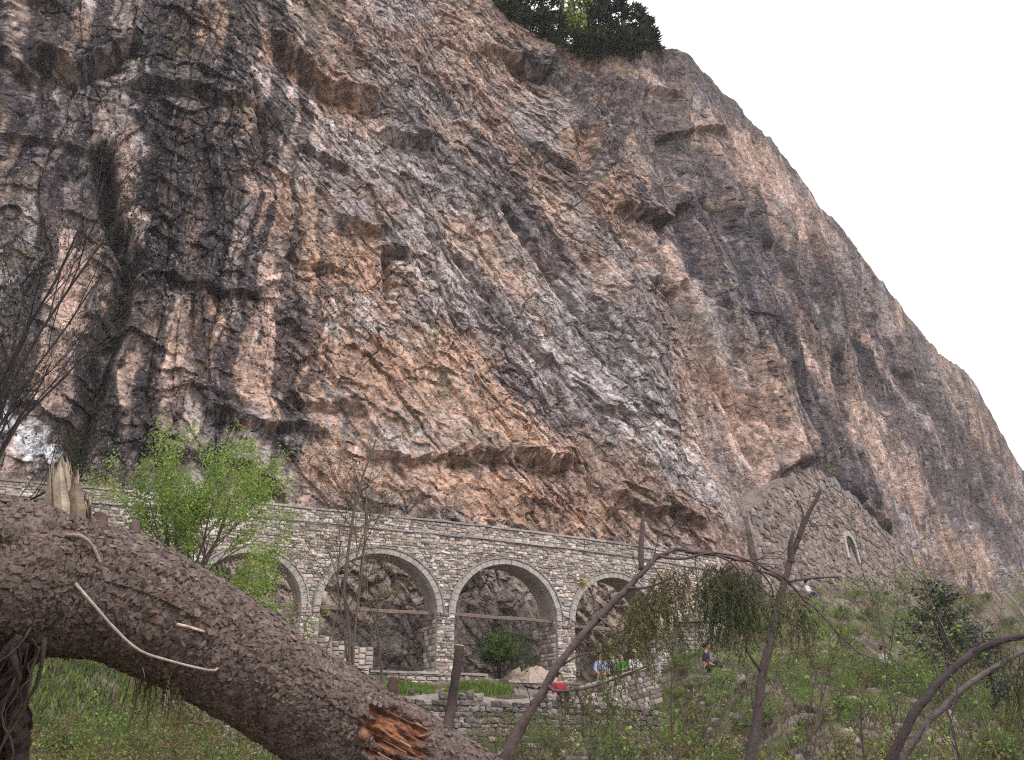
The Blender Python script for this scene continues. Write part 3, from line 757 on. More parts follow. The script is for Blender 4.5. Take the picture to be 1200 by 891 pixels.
# arch rings: dressed voussoirs, and a thin weathered hood above
for c, r in ARCHES:
    NV = 27
    for k in range(NV):
        a0, a1 = math.pi * k / NV + 0.002, math.pi * (k + 1) / NV - 0.002
        mb = MB(); pr = 0.045 + rng.uniform(-0.006, 0.006); g = RING * rng.uniform(0.92, 1.0)
        vv = []
        for out in (pr, -0.35):
            for a, R in ((a0, r - 0.012), (a1, r - 0.012), (a1, r + g), (a0, r + g)):
                vv.append(wpt(c + R * math.cos(a), out, Z_SPR + RISE * R * math.sin(a)))
        mid = np.mean(vv[:4], axis=0)
        f2 = [mid + (p_ - mid) * 0.93 + (wpt(c, 0.012, 0) - wpt(c, 0, 0)) for p_ in vv[:4]]
        mb.add(np.array(vv + f2), [[8, 9, 10, 11], [0, 1, 9, 8], [1, 2, 10, 9], [2, 3, 11, 10], [3, 0, 8, 11], [1, 0, 4, 5], [2, 1, 5, 6], [3, 2, 6, 7], [0, 3, 7, 4]])
        mb.build("voussoir", M_VOUSS, aq)
    mb = MB(); aa = np.linspace(-0.02, math.pi + 0.02, 40)
    for i in range(39):
        P_ = []
        for a in (aa[i], aa[i + 1]):
            for R, out in ((r + RING, 0.02), (r + RING, 0.085), (r + RING + 0.05, 0.085), (r + RING + 0.05, 0.02)):
                jr = R + 0.008 * math.sin(i * 2.3)
                P_.append(wpt(c + jr * math.cos(a), out, Z_SPR + RISE * jr * math.sin(a)))
        mb.add(np.array(P_), [[0, 4, 5, 1], [1, 5, 6, 2], [2, 6, 7, 3]])
    mb.build("arch_hood", M_COPING, aq)
# string course and coping, slab by slab
def slab_run(name, s0, s1, z, h, out0, out1, lo, hi, mat, owner, zf=None):
    s = s0
    while s < s1:
        w = min(rng.uniform(lo, hi), s1 - s)
        if w < 0.1: break
        mb = MB(); ex = rng.uniform(-0.02, 0.03); dz = rng.uniform(-0.012, 0.015); vv = []
        for out in (out0 + ex, out1):
            for a, b in ((s + 0.008, z), (s + w - 0.008, z), (s + w - 0.008, z + h), (s + 0.008, z + h)):
                vv.append(wpt(a, out, b + dz + rng.uniform(-0.008, 0.008) + (zf(a) if zf else 0)))
        mb.add(np.array(vv), [[0, 1, 2, 3], [3, 2, 6, 7], [1, 0, 4, 5], [2, 1, 5, 6], [0, 3, 7, 4]])
        mb.build(name, mat, owner); s += w
slab_run("string_course_slab", al[0] + 0.3, al[-1] - 0.3, Z_COURSE - 0.03, 0.055, 0.09, -0.1, 0.5, 1.2, M_COPING, aq)
slab_run("coping_slab", al[0] + 0.3, al[-1] - 0.3, Z_TOP - 0.06, 0.07, 0.06, -0.55, 0.5, 1.3, M_COPING, aq)
# timber tie beams across the openings
for (c, r), zz in zip(ARCHES, (Z_SPR - 0.02, Z_SPR, Z_SPR + 0.02, Z_SPR - 0.1)):
    mb = MB(); n = 14
    ss = np.linspace(c - r - 0.1, c + r + 0.1, n); vv = []
    P0 = wpt(ss, -0.28 + 0 * ss, zz + 0.012 * np.sin(ss * 3)); 
    for i in range(n):
        h, d = 0.055 + rng.uniform(-0.008, 0.01), 0.07 + rng.uniform(-0.008, 0.008)
        o = wpt(ss[i], 1, 0) - wpt(ss[i], 0, 0)
        for a, b in ((1, -1), (1, 0.7), (0.7, 1), (-1, 1), (-1, -1)): vv.append(P0[i] + o * a * d + np.array([0, 0, b * h]))
    q = [[i * 5 + j, i * 5 + (j + 1) % 5, i * 5 + 5 + (j + 1) % 5, i * 5 + 5 + j] for i in range(n - 1) for j in range(5)]
    mb.add(np.array(vv), q); mb.build("tie_beam", M_TIMBER, aq)
# plinth slabs at the foot of the piers
pl1 = (s_of(428, Z_BASE), s_of(566, Z_BASE)); pl2 = (s_of(572, Z_BASE), s_of(672, Z_BASE)); pl0 = (s_of(205, Z_BASE), s_of(428, Z_BASE))
plinth = empty("stone_plinth", wpt(pl1[0], 0.5, 3.2), "low stone plinth with dark slab edge below the arches", "plinth")
mp = Masonry(plinth, 120); mb = MB()
for (a, b), zt in ((pl0, Z_BASE + 0.12), (pl1, Z_BASE), (pl2, Z_BASE - 0.16)):
    n = 10; ss = np.linspace(a, b, n)
    for i in range(n - 1):
        p = [wpt(ss[i], 0.42, 2.9), wpt(ss[i + 1], 0.42, 2.9), wpt(ss[i + 1], 0.42, zt - 0.05), wpt(ss[i], 0.42, zt - 0.05), wpt(ss[i + 1], -1.6, zt - 0.05), wpt(ss[i], -1.6, zt - 0.05)]
        mb.add(np.array(p), [[0, 1, 2, 3], [3, 2, 4, 5]])
    z = 3.0
    while z < zt - 0.1:
        h = min(rng.uniform(0.12, 0.22), zt - 0.05 - z); s = a
        while s < b - 0.1 and h > 0.05:
            w = min(rng.uniform(0.2, 0.5), b - s); mp.put(wpt(s + w / 2, 0.43, z + h / 2), wall_ax(s), w - 0.02, h - 0.015, 0.12, cols=[1, 2, 5, 7, 0]); s += w
        z += h
    slab_run("slab", a + 0.02, b - 0.02, zt - 0.048, 0.075, 0.52, -1.55, 0.5, 1.1, M_COPING, plinth)
mb.build("masonry_core", M_MORTAR, plinth); mp.finish()
# stub of wall left standing inside the second arch
stub = empty("stone_stub_wall", wpt(s_of(405, 4.6), -0.3, 4.1), "pale ruined stub wall closing the left foot of an arch", "wall")
mp = Masonry(stub, 80); a, b = ARCHES[1][0] - ARCHES[1][1] + 0.03, ARCHES[1][0] - 0.1; mb = MB()
for i in range(8):
    s0, s1 = a + (b - a) * i / 8, a + (b - a) * (i + 1) / 8; zt = 5.2 - 0.05 * i + 0.05 * math.sin(i * 2.1)
    p = [wpt(s, o, z_) for s in (s0, s1) for o, z_ in ((-0.2, 4.2), (-0.2, zt), (-0.7, zt), (-0.7, 4.2))]
    mb.add(np.array(p), [[0, 4, 5, 1], [1, 5, 6, 2], [2, 6, 7, 3], [0, 1, 2, 3], [4, 7, 6, 5]])
    z = 4.2
    while z < zt - 0.05:
        h = min(rng.uniform(0.1, 0.2), zt + 0.03 - z); mp.put(wpt((s0 + s1) / 2 + rng.uniform(-.04, .04), -0.17, z + h / 2), wall_ax(s0), (s1 - s0) * rng.uniform(0.85, 1.1), h - 0.015, 0.08, cols=[1, 2, 5, 4]); z += h
mb.build("masonry_core", M_MORTAR, stub); mp.finish()

# ================================================================= LOWER DRY-STONE WALL
def drywall(name, label, path, z_lo, z_hi, sz, cap, cols, lean=0.12):
    path = catmull(path, 200); L = np.concatenate([[0], np.cumsum(np.linalg.norm(np.diff(path, axis=0), axis=1))])
    tg = unit(np.gradient(path, axis=0))
    def P(s, o, z):
        x, y = np.interp(s, L, path[:, 0]), np.interp(s, L, path[:, 1]); tx, ty = np.interp(s, L, tg[:, 0]), np.interp(s, L, tg[:, 1])
        return np.array([x + ty * o, y - tx * o, z]), np.array([tx, ty])
    own = empty(name, P(L[-1] / 2, 0, 0)[0] + np.array([0, 0, z_lo(L[-1] / 2)]), label, "wall")
    mb = MB(); n = 40; ss = np.linspace(0, L[-1], n)
    for i in range(n - 1):
        q = []
        for s in (ss[i], ss[i + 1]):
            zl, zh = z_lo(s), z_hi(s) - 0.05
            q += [P(s, 0, zl)[0], P(s, -lean * (zh - zl), zh)[0], P(s, -lean * (zh - zl) - 0.6, zh)[0], P(s, -0.6, zl)[0]]
        mb.add(np.array(q), [[0, 4, 5, 1], [1, 5, 6, 2], [2, 6, 7, 3]])
    mb.build("rubble_core", M_MORTAR, own)
    ms = Masonry(own, cap)
    s_lo = min(z_lo(s) for s in ss); z = s_lo; s_hi = max(z_hi(s) for s in ss)
    while z < s_hi:
        h = rng.uniform(*sz[1]); s = rng.uniform(0, 0.2)
        while s < L[-1]:
            w = rng.uniform(*sz[0]); hh = h * rng.uniform(0.7, 1.15); zc = z + h / 2 + rng.uniform(-0.03, 0.03)
            if zc + hh * 0.4 < z_hi(s) and zc > z_lo(s) - 0.1:
                p, ax = P(s + w / 2, -lean * (zc - z_lo(s)) + rng.uniform(-0.02, 0.05), zc)
                ms.put(p, ax, w, hh, rng.uniform(0.12, 0.24), cols=cols, rot=rng.normal() * 0.12)
            s += w * rng.uniform(0.9, 1.02)
        z += h * 0.93
    ms.finish(); return own
xs = np.linspace(-9.2, 6.6, 12)
drywall("dry_stone_wall", "grey dry stone retaining wall of loose blocks below the grassy terrace", [(x, wall_y(x) - 4.15) for x in xs],
        lambda s: 1.0, lambda s: 3.28 + 0.08 * math.sin(s * 1.7) - 0.5 * float(sstep(13.5, 17.5, s)), ((0.16, 0.42), (0.12, 0.24)), 300, [5, 8, 9, 8, 9, 10, 2])

# ================================================================= RUINED MASONRY ON THE RIGHT
def rpt(s_, o, z):
    x_, y_ = nominal(np.array([s_]), np.array([z])); nx_, ny_ = out_n(np.array([s_]))
    return np.array([x_[0] + nx_[0] * (o - 0.1), y_[0] + ny_[0] * (o - 0.1), z])
def r_of(px, py):
    a, b, _ = face_at(px, py); return a, b
RSL = face_at(985, 640)[0]
def raxis(s_):
    t = np.array([np.interp(s_, cl, tgc[:, 0]), np.interp(s_, cl, tgc[:, 1])]); return t
ruin = empty("ruined_stone_wall", rpt(RSL, 0, 9.0), "tall weathered stone wall with a small arched niche under the cliff", "wall")
tl = RUIN_TL
na, nz = r_of(997, 640); nr_ = 0.52                       # the niche
def rz_top(a): return float(np.interp(a, tl[:, 0], tl[:, 1]) + 0.5 * perlin(np.array([a / 1.3]), np.array([0.5]), 6)[0])
mb = MB(); N_ = 60; aa = np.linspace(tl[0, 0] - 0.3, tl[-1, 0], N_)
for i in range(N_ - 1):
    q = []
    for a in (aa[i], aa[i + 1]):
        zt = rz_top(a); q += [rpt(a, 0, 6.0), rpt(a, 0, zt), rpt(a, -3.5, zt + 0.3)]
    mb.add(np.array(q), [[0, 3, 4, 1], [1, 4, 5, 2]])
for a in (aa[0], aa[-1]): mb.add(np.array([rpt(a, 0, 5.0), rpt(a, 0, rz_top(a)), rpt(a, -3.5, rz_top(a) + .3), rpt(a, -3.5, 5.0)]), [[0, 1, 2, 3]])
M_RUIN = material("ruin_mortar", 0.95, 0.1, attr=False, color=(0.27, 0.215, 0.195), var_scale=1.6, var=(0.5, 1.45), bumps=(('noise', 3, 0.25, 0.9),))
mb.build("masonry_core", M_RUIN, ruin)
ms = Masonry(ruin, 0); z = 7.0
while z < tl[:, 1].max():
    h = rng.uniform(0.16, 0.34); a = tl[0, 0]
    while a < tl[-1, 0]:
        w = rng.uniform(0.3, 0.9); zc = z + h / 2; m = a + w / 2
        dn = math.hypot((m - na) / 2.3, max(zc - nz, 0))
        if zc < rz_top(m) - 0.05 and not (dn < nr_ + 0.25 and zc > nz - 1.2) and rng.random() < 0.95:
            ms.put(rpt(m, rng.uniform(-0.06, 0.06), zc + rng.uniform(-.05, .05)), raxis(m), w * .97, h * rng.uniform(0.8, 1.05), rng.uniform(0.05, 0.12), cols=[11, 12, 13, 5, 9, 2, 8], rot=rng.normal() * 0.1)
        a += w + 0.01
    z += h
ms.finish("rubble_stones")
for k in range(11):                                       # stones of the niche arch
    a0, a1 = math.pi * k / 11 + 0.02, math.pi * (k + 1) / 11 - 0.02; vv = []
    for o in (0.10, -0.3):
        for ag, R in ((a0, nr_), (a1, nr_), (a1, nr_ + 0.27), (a0, nr_ + 0.27)): vv.append(rpt(na + 1.8 * R * math.cos(ag), o, nz + R * 1.15 * math.sin(ag)))
    mb = MB(); mb.add(np.array(vv), [[0, 1, 2, 3], [1, 0, 4, 5], [2, 1, 5, 6], [3, 2, 6, 7], [0, 3, 7, 4]]); mb.build("voussoir", M_VOUSS, ruin)
for sg in (-1, 1):
    vv = [rpt(na + 1.8 * sg * R, o, z_) for o in (0.1, -0.3) for R, z_ in ((nr_, nz - 1.1), (nr_ + 0.27, nz - 1.1), (nr_ + 0.27, nz - 0.02), (nr_, nz - 0.02))]
    mb = MB(); mb.add(np.array(vv), [[0, 1, 2, 3], [1, 0, 4, 5], [2, 1, 5, 6], [3, 2, 6, 7], [0, 3, 7, 4]]); mb.build("jamb_stone", M_VOUSS, ruin)
M_NICHE_DARK = material("niche_dark", 0.8, 0.2, attr=False, color=(0.03, 0.028, 0.028), var_scale=10)  # near-black sheet that fills the niche opening
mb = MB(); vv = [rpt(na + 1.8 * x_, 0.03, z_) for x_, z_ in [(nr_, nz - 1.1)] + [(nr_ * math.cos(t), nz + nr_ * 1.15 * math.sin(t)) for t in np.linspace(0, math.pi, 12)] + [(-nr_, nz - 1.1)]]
vv.append(rpt(na, 0.03, nz)); mb.add(np.array(vv), None, [[i, i + 1, len(vv) - 1] for i in range(len(vv) - 2)]); mb.build("niche_fill", M_NICHE_DARK, ruin)
# sloping parapet along the diagonal edge
M_RAMP = material("ramp_stone", 0.9, 0.2, attr=False, color=(0.22, 0.20, 0.20), var_scale=3, var=(0.6, 1.35), bumps=(('noise', 10, 0.04, 0.8),), obj_rand=0.15)
for i in range(26):
    a0 = np.interp(i / 26, [0, 1], [tl[3, 0], tl[-1, 0]]) + 0.02; a1 = np.interp((i + 1) / 26, [0, 1], [tl[3, 0], tl[-1, 0]]) - 0.02; vv = []
    for o in (0.06 + rng.uniform(-.05, .05), -1.2):
        for a, dz in ((a0, -0.45), (a1, -0.45), (a1, 0.08), (a0, 0.08)): vv.append(rpt(a, o, rz_top(a) + dz + rng.uniform(-.14, .14)))
    mb = MB(); mb.add(np.array(vv), [[0, 1, 2, 3], [3, 2, 6, 7], [1, 0, 4, 5], [2, 1, 5, 6], [0, 3, 7, 4]]); mb.build("parapet_block", M_RAMP, ruin)

# ================================================================= FALLEN TREE (foreground)
rt = np.random.default_rng(11)
TC = np.array([at(-330, 640, 3.05), at(-130, 655, 3.15), at(0, 672, 3.3), at(70, 684, 3.42), at(150, 704, 3.55), at(250, 756, 3.75), at(340, 812, 3.92), at(430, 866, 4.1), at(530, 925, 4.3), at(660, 1005, 4.6), at(900, 1150, 5.1)])
TR = np.array([0.30, 0.275, 0.258, 0.25, 0.232, 0.215, 0.212, 0.21, 0.205, 0.195, 0.17])
tcl = np.concatenate([[0], np.cumsum(np.linalg.norm(np.diff(TC, axis=0), axis=1))])
NL, NT = 760, 250
cen = catmull(TC, NL); tpar = np.linspace(0, len(TC) - 1, NL)
rad = np.interp(tpar, np.arange(len(TC)), TR); lenp = np.interp(tpar, np.arange(len(TC)), tcl)
tg = unit(np.gradient(cen, axis=0)); e1 = unit(np.cross(tg, np.array([0, 0, 1.0]))); e2 = np.cross(e1, tg)
th = np.linspace(0, 2 * np.pi, NT, endpoint=False)
TH, LP = np.meshgrid(th, lenp)
RR = rad[:, None] * np.ones_like(TH)
def per(f, cx, seed, **k):                                 # noise that closes around the trunk
    w = TH / (2 * np.pi); return f(TH * cx, k.get('ly'), seed) 
arc = TH * 0.225
wl_, wa_ = LP + 0.012 * fbm(arc / 0.05, LP / 0.05, 3, 4), arc + 0.012 * fbm(arc / 0.05, LP / 0.05, 4, 4)
o1, t1, eg1, r1 = facets(wa_ / 0.030, wl_ / 0.025, 21)
o2, t2, eg2, r2 = facets(wa_ / 0.014, wl_ / 0.011, 31)
plate = sstep(0.0, 0.14, eg1)
DD = 0.004 * plate + 0.008 * o1 + 0.009 * t1 + 0.003 * o2 + 0.004 * t2
DD += 0.012 * fbm(arc / 0.30, LP / 0.6, 51, 2) + 0.003 * fbm(arc / 0.06, LP / 0.10, 55, 3)
# hollow near the left, wound low on the right
_Nf = np.cos(TH)[..., None] * e1[:, None, :] + np.sin(TH)[..., None] * e2[:, None, :]
_Pf = cen[:, None, :] + RR[..., None] * _Nf
_ef = _Pf - EYE; _df = _ef[..., 1] * math.cos(PITCH) + _ef[..., 2] * math.sin(PITCH)
_uf = 600 + FPX * _ef[..., 0] / _df; _vf = 445.5 - FPX * (-_ef[..., 1] * math.sin(PITCH) + _ef[..., 2] * math.cos(PITCH)) / _df
_bf = 1e4 * ((_Nf * unit(-_ef)).sum(-1) < 0.05)
def spot(px, py, r):
    """the place on the trunk met by a sight line"""
    d = np.hypot(_uf - px, _vf - py) + _bf
    k = np.unravel_index(np.argmin(d), d.shape); return _Pf[k], _Nf[k], k
hp, hn, hk = spot(12, 640, 20)
Pn = _Pf
DD -= 0.05 * np.exp(-(np.linalg.norm(Pn - hp, axis=-1) / 0.06) ** 2)
wp1, wn1, wk1 = spot(470, 862, 20); wp2, wn2, wk2 = spot(425, 815, 10)
ax_t = tg[wk1[0]]
rel = Pn - wp1; la = rel @ ax_t; lb = np.linalg.norm(rel - la[..., None] * ax_t, axis=-1)
wound = 1 - sstep(0.75, 1.05, np.hypot((la + .02) / 0.15, lb / 0.11) + 0.45 * fbm(arc / 0.05, LP / 0.12, 71, 3))
DD = DD * (1 - wound) - 0.030 * wound + wound * (0.016 * fbm(arc / 0.035, LP / 0.12, 81, 5))
Pw = cen[:, None, :] + (RR + DD)[..., None] * (np.cos(TH)[..., None] * e1[:, None, :] + np.sin(TH)[..., None] * e2[:, None, :])
bc = lin(102, 88, 83)[None, None, :] * (0.75 + 0.5 * r1 * 0.6 + 0.25 * r2)[..., None]
gk = sstep(0.1, 0.6, fbm(arc / 0.10, LP / 0.16, 91, 4) + 0.2 * (r1 - 0.5))[..., None]
bc = bc * (1 - 0.5 * gk) + lin(130, 115, 108) * 0.5 * gk
rk = sstep(0.30, 0.6, fbm(arc / 0.06, LP / 0.08, 95, 3))[..., None]
bc = bc * (1 - 0.22 * rk) + lin(112, 74, 58) * 0.22 * rk
bc = bc * (0.62 + 0.38 * plate)[..., None]                  # colour darkened along the fissures between the plates
wf = fbm(arc / 0.03, LP / 0.10, 97, 5); ws2 = sstep(-0.3, 0.4, wf)[..., None]
wc = lin(92, 60, 50) * (1 - ws2) + lin(150, 100, 72) * ws2
yl = (sstep(0.2, 0.5, fbm(arc / 0.05 + 3, LP / 0.2, 99, 2)))[..., None]
wc = wc * (1 - yl) + lin(186, 146, 108) * yl
bc = bc * (1 - wound[..., None]) + wc * wound[..., None]
i_ = np.arange(NL - 1)[:, None] * NT; j_ = np.arange(NT)[None, :]; j2 = (j_ + 1) % NT
TQ = np.stack([i_ + j_, i_ + j2, i_ + NT + j2, i_ + NT + j_], -1).reshape(-1, 4)
fallen = empty("fallen_tree", TC[0], "huge fallen spruce trunk with rough bark lying across the foreground", "fallen tree")
FO = np.array(fallen.location)
trunk = link("trunk", make_mesh("trunk", Pw.reshape(-1, 3) - FO, TQ, None, bc.reshape(-1, 3), False), M_BARK, fallen)
# loose bark scales standing off the trunk
mb = MB(); n = 9000
ki = rt.integers(20, NL - 20, n); kj = rt.integers(0, NT, n)
P_ = Pw[ki, kj]; N_ = unit(np.cos(th[kj])[:, None] * e1[ki] + np.sin(th[kj])[:, None] * e2[ki]); Tn = tg[ki]; Bn_ = np.cross(Tn, N_)
keep = wound[ki, kj] < 0.05; P_, N_, Tn, Bn_ = P_[keep], N_[keep], Tn[keep], Bn_[keep]; n = len(P_)
angs = rt.normal(0, 0.25, n)[:, None]; Ta = Tn * np.cos(angs) + Bn_ * np.sin(angs); Ba = np.cross(Ta, N_)
L_ = (0.003 + 0.012 * rt.random(n) ** 2.2)[:, None]; W_ = rt.uniform(0.8, 1.7, n)[:, None] * 0.004 + (0.013 * rt.random(n) ** 2)[:, None]; lift = rt.uniform(0.0015, 0.006, n)[:, None]
ring = [(-1, -.5, 0.1), (-1, .5, 0.15), (-.2, 1, .5), (1, .6, 1), (1.05, -.4, 1.1), (-.1, -1, .45)]
vv = np.stack([P_ + Ta * L_ * a * rt.uniform(.5, 1.4, (n, 1)) + Ba * W_ * b * rt.uniform(.5, 1.4, (n, 1)) + N_ * (lift * k + 0.0005) for a, b, k in ring] + [P_ + N_ * (lift * 0.6 + 0.0012)], 1)
cc = vary(rt, n, lin(104, 90, 83), 0.6, 0.05)
b7 = np.arange(n)[:, None] * 7
T3 = np.vstack([b7 + np.array([[k, (k + 1) % 6, 6]]) for k in range(6)])
mb.add(vv.reshape(-1, 3), None, T3, np.repeat(cc, 7, axis=0))
o = mb.build("bark_scales", M_BARK, trunk, origin=FO); tag(o, kind="stuff")
# splinters in the wound
mb = MB()
for k in range(9):
    off = ax_t * rt.uniform(-0.16, 0.10) + np.cross(ax_t, wn1) * rt.uniform(-0.10, 0.10)
    p0 = wp1 + off - wn1 * 0.035; l = rt.uniform(0.08, 0.2)
    p1 = p0 + ax_t * l + wn1 * rt.uniform(0.0, 0.035); w = rt.uniform(0.002, 0.006); sd = np.cross(ax_t, wn1)
    cbase = lin(168, 136, 106) if rt.random() < 0.45 else (lin(128, 88, 68) if rt.random() < 0.6 else lin(96, 62, 52))
    q = [p0 - sd * w, p0 + sd * w, p0 + wn1 * w * 0.5, p1 - sd * w * 0.5, p1 + sd * w * 0.4, p1 + wn1 * w * 0.2]
    mb.add(np.array(q), [[0, 3, 5, 2], [2, 5, 4, 1], [1, 4, 3, 0]], [[3, 4, 5]], cbase * rt.uniform(0.8, 1.15))
o = mb.build("torn_wood", M_WOOD, fallen); o["label"] = "orange splintered wound in the bark"
# upright torn slab of pale wood on the upper left
mb = MB(); sp0 = spot(84, 596, 8)[0]; ys = sp0[1]
for k in range(70):
    a = rt.uniform(60, 108); top = np.interp(a, [58, 66, 84, 90, 97, 108], [556, 545, 540, 554, 570, 592]) + rt.uniform(-8, 18)
    y0_ = ys - 0.03 + 0.08 * rt.random(); big = k < 12; w = rt.uniform(6, 11) if big else rt.uniform(1.0, 3.0); y0_ += -0.035 if big else 0.0; lean_ = rt.normal(-1.5, 3)
    prof = []
    for f, ww in ((0, 1.0), (0.35, 1.05), (0.7, 0.75), (0.88, 0.45), (1.0, 0.06)):
        py = 616 + (top - 616) * f; px = a + lean_ * f + rt.normal(0, .6)
        for sx, dy in ((-1, 0.0), (0.1, -0.010), (1, 0.002), (0.2, 0.014)): prof.append(at(px + sx * w * ww * rt.uniform(.8, 1.2), py + rt.normal(0, 1.0), y0_ + dy * ww))
    q = [[r * 4 + c, r * 4 + (c + 1) % 4, r * 4 + 4 + (c + 1) % 4, r * 4 + 4 + c] for r in range(4) for c in range(4)]
    cb = lin(*[(202, 184, 164), (164, 138, 118), (122, 98, 84), (214, 202, 186), (186, 164, 142), (140, 112, 92)][rt.integers(6)]) * rt.uniform(.6, 1.0)
    mb.add(np.array(prof), q, [[16, 17, 18], [16, 18, 19]], cb[None, :] * rt.uniform(0.45, 1.15, (20, 1)))
o = mb.build("torn_slab", M_WOOD, fallen); o["label"] = "pale torn slab of wood standing up from the trunk"
def stick(name, pts, r0, r1, col, owner=None, mat=None, sides=7, n=24, wob=0.12, tip=None):
    p = catmull(pts, n); mb = MB(); tube(mb, p, np.linspace(r0, r1, n), sides, col, wob=wob, rng=rt)
    if tip is not None:
        d = unit(p[-1] - p[-2]); tube(mb, np.array([p[-1] - d * 0.002, p[-1] + d * 0.004]), [r1 * 0.9, r1 * 0.85], sides, tip)
    return mb.build(name, mat or M_TWIG, owner or fallen, smooth=True)
def on_tr(px, py, lift=0.0):
    P, Nn, k = spot(px, py, 5); return Pw[k] + Nn * lift
white = lin(186, 172, 166)
b = stick("broken_twig", [on_tr(88, 684, .0), on_tr(108, 706, .03), on_tr(135, 730, .04), on_tr(165, 752, .05), on_tr(200, 764, .06), on_tr(248, 779, .05), at(258, 779, 3.62), at(280, 777, 3.64)], 0.0062, 0.004, lin(170, 156, 150))
stick("broken_twig", [at(165, 750, 3.53), at(160, 757, 3.52), at(156, 768, 3.52), at(153, 772, 3.52)], 0.003, 0.0015, white, n=10)
stick("broken_twig", [at(162, 754, 3.53), at(166, 775, 3.5), at(170, 795, 3.52)], 0.0022, 0.001, white, n=10)
stick("broken_twig", [on_tr(77, 629, .01), on_tr(92, 635, .02), on_tr(106, 644, .025), on_tr(118, 660, .0)], 0.008, 0.006, lin(150, 128, 120))
stick("broken_twig", [on_tr(206, 731, .012), on_tr(222, 735, .02), on_tr(238, 740, .005)], 0.006, 0.005, lin(196, 176, 160), n=10)
def knot(px, py, qx, qy, Y, r, name="branch_stub", tip=lin(206, 170, 130), col=lin(120, 96, 84)):
    p0 = on_tr(px, py, -0.03); p1 = at(qx, qy, Y)
    return stick(name, [p0, p0 * 0.5 + p1 * 0.5, p1], r * 1.15, r, col, n=8, sides=9, tip=tip)
knot(362, 827, 331, 824, 3.72, 0.013)
knot(420, 868, 427, 861, 3.86, 0.022, tip=lin(132, 96, 76))
knot(462, 815, 462, 795, 4.06, 0.022, tip=lin(112, 84, 68), col=lin(84, 66, 58))
knot(118, 622, 117, 607, 3.42, 0.03, tip=lin(120, 84, 64), col=lin(84, 66, 62))
knot(160, 632, 158, 614, 3.5, 0.018, tip=lin(110, 84, 70), col=lin(92, 74, 70))
stick("snapped_branch", [on_tr(524, 868, -.03), at(528, 835, 4.22), at(534, 795, 4.22), at(539, 757, 4.22)], 0.024, 0.019, lin(74, 62, 60), n=20, sides=10, tip=lin(206, 176, 140))
# roots and torn earth hanging from the butt on the left
mb = MB()
for k in range(90):
    x0 = rt.uniform(-60, 42) if k > 20 else rt.uniform(10, 55); y0 = rt.uniform(735, 765); Y0 = rt.uniform(3.1, 3.6)
    p = [at(x0, y0, Y0)]; L = rt.uniform(40, 190)
    for j in range(5): p.append(p[-1] + np.array([rt.normal(-0.012, 0.022), rt.normal(0, 0.02), -L / 5 / 330]))
    r0 = rt.uniform(0.003, 0.016); tube(mb, catmull(p, 14), np.linspace(r0, r0 * 0.25, 14), 5, lin(62, 50, 46) * rt.uniform(0.6, 1.3), wob=0.3, rng=rt)
tag(mb.build("root_strands", M_TWIG, fallen, smooth=True), kind="stuff")
for k in range(4):
    p = catmull([at(-160 + 44 * k, 700, 3.3 + .05 * k), at(-120 + 40 * k, 765, 3.35), at(-85 + 34 * k, 830 + rt.uniform(-10, 10), 3.4), at(-70 + 30 * k, 905, 3.45), at(-68 + 26 * k, 980, 3.45)], 40)
    mb = MB(); tube(mb, p, np.linspace(0.085, 0.045, 40) * (1 - 0.35 * (k == 3)), 14, lin(58, 48, 45), wob=0.3, rng=rt)
    mb.build("root", M_TWIG, fallen, smooth=False)

# the long live branch that springs from the trunk and arches over to the right
bp = [on_tr(596, 886, -.03), at(618, 838, 4.38), at(645, 795, 4.4), at(690, 735, 4.45), at(728, 697, 4.5), at(752, 672, 4.52), at(772, 652, 4.55), at(800, 645, 4.58), at(838, 652, 4.62), at(880, 658, 4.66), at(915, 675, 4.7), at(945, 705, 4.74), at(980, 740, 4.78), at(1016, 774, 4.8)]
n = 90; P = catmull(bp, n); P = P + 0.012 * np.stack([fbm(np.linspace(0, 14, n), np.zeros(n) + k_, 7 + k_, 3) for k_ in range(3)], -1); rr = np.interp(np.linspace(0, 13, n), [0, 1, 3, 5, 6.5, 8, 10, 13], [0.030, 0.021, 0.0175, 0.0145, 0.0105, 0.0085, 0.006, 0.0025])
mb = MB(); tube(mb, P, rr, 9, lin(92, 78, 76), wob=0.16, rng=rt)
branch = mb.build("arched_branch", M_TWIG, fallen, smooth=True)
branch["label"] = "arching branch with drooping needle sprays"
SIDE = [([at(752, 668, 4.52), at(751, 640, 4.52), at(753, 618, 4.52), at(753, 600, 4.52)], 0.016, 0.009),
        ([at(838, 650, 4.62), at(860, 662, 4.6), at(876, 690, 4.58), at(880, 706, 4.57), at(905, 712, 4.57), at(950, 742, 4.56)], 0.0065, 0.003),
        ([at(772, 652, 4.55), at(800, 655, 4.5), at(840, 648, 4.45), at(890, 662, 4.42), at(930, 690, 4.4)], 0.008, 0.003),
        ([at(735, 690, 4.5), at(760, 688, 4.45), at(790, 676, 4.42)], 0.009, 0.004),
        ([at(700, 722, 4.46), at(720, 740, 4.4), at(735, 770, 4.38)], 0.007, 0.003),
        ([at(655, 782, 4.42), at(680, 768, 4.4), at(705, 764, 4.36)], 0.006, 0.003),
        ([at(640, 800, 4.4), at(652, 810, 4.36), at(690, 806, 4.3), at(735, 790, 4.28), at(760, 780, 4.26)], 0.008, 0.004),
        ([at(880, 658, 4.66), at(905, 690, 4.7), at(900, 720, 4.7)], 0.006, 0.002)]
for p, a, b in SIDE:
    mb = MB(); tube(mb, catmull(p, 24), np.linspace(a, b, 24), 6, lin(100, 85, 82), wob=0.12, rng=rt)
    mb.build("side_branch", M_TWIG, branch, origin=FO, smooth=True)
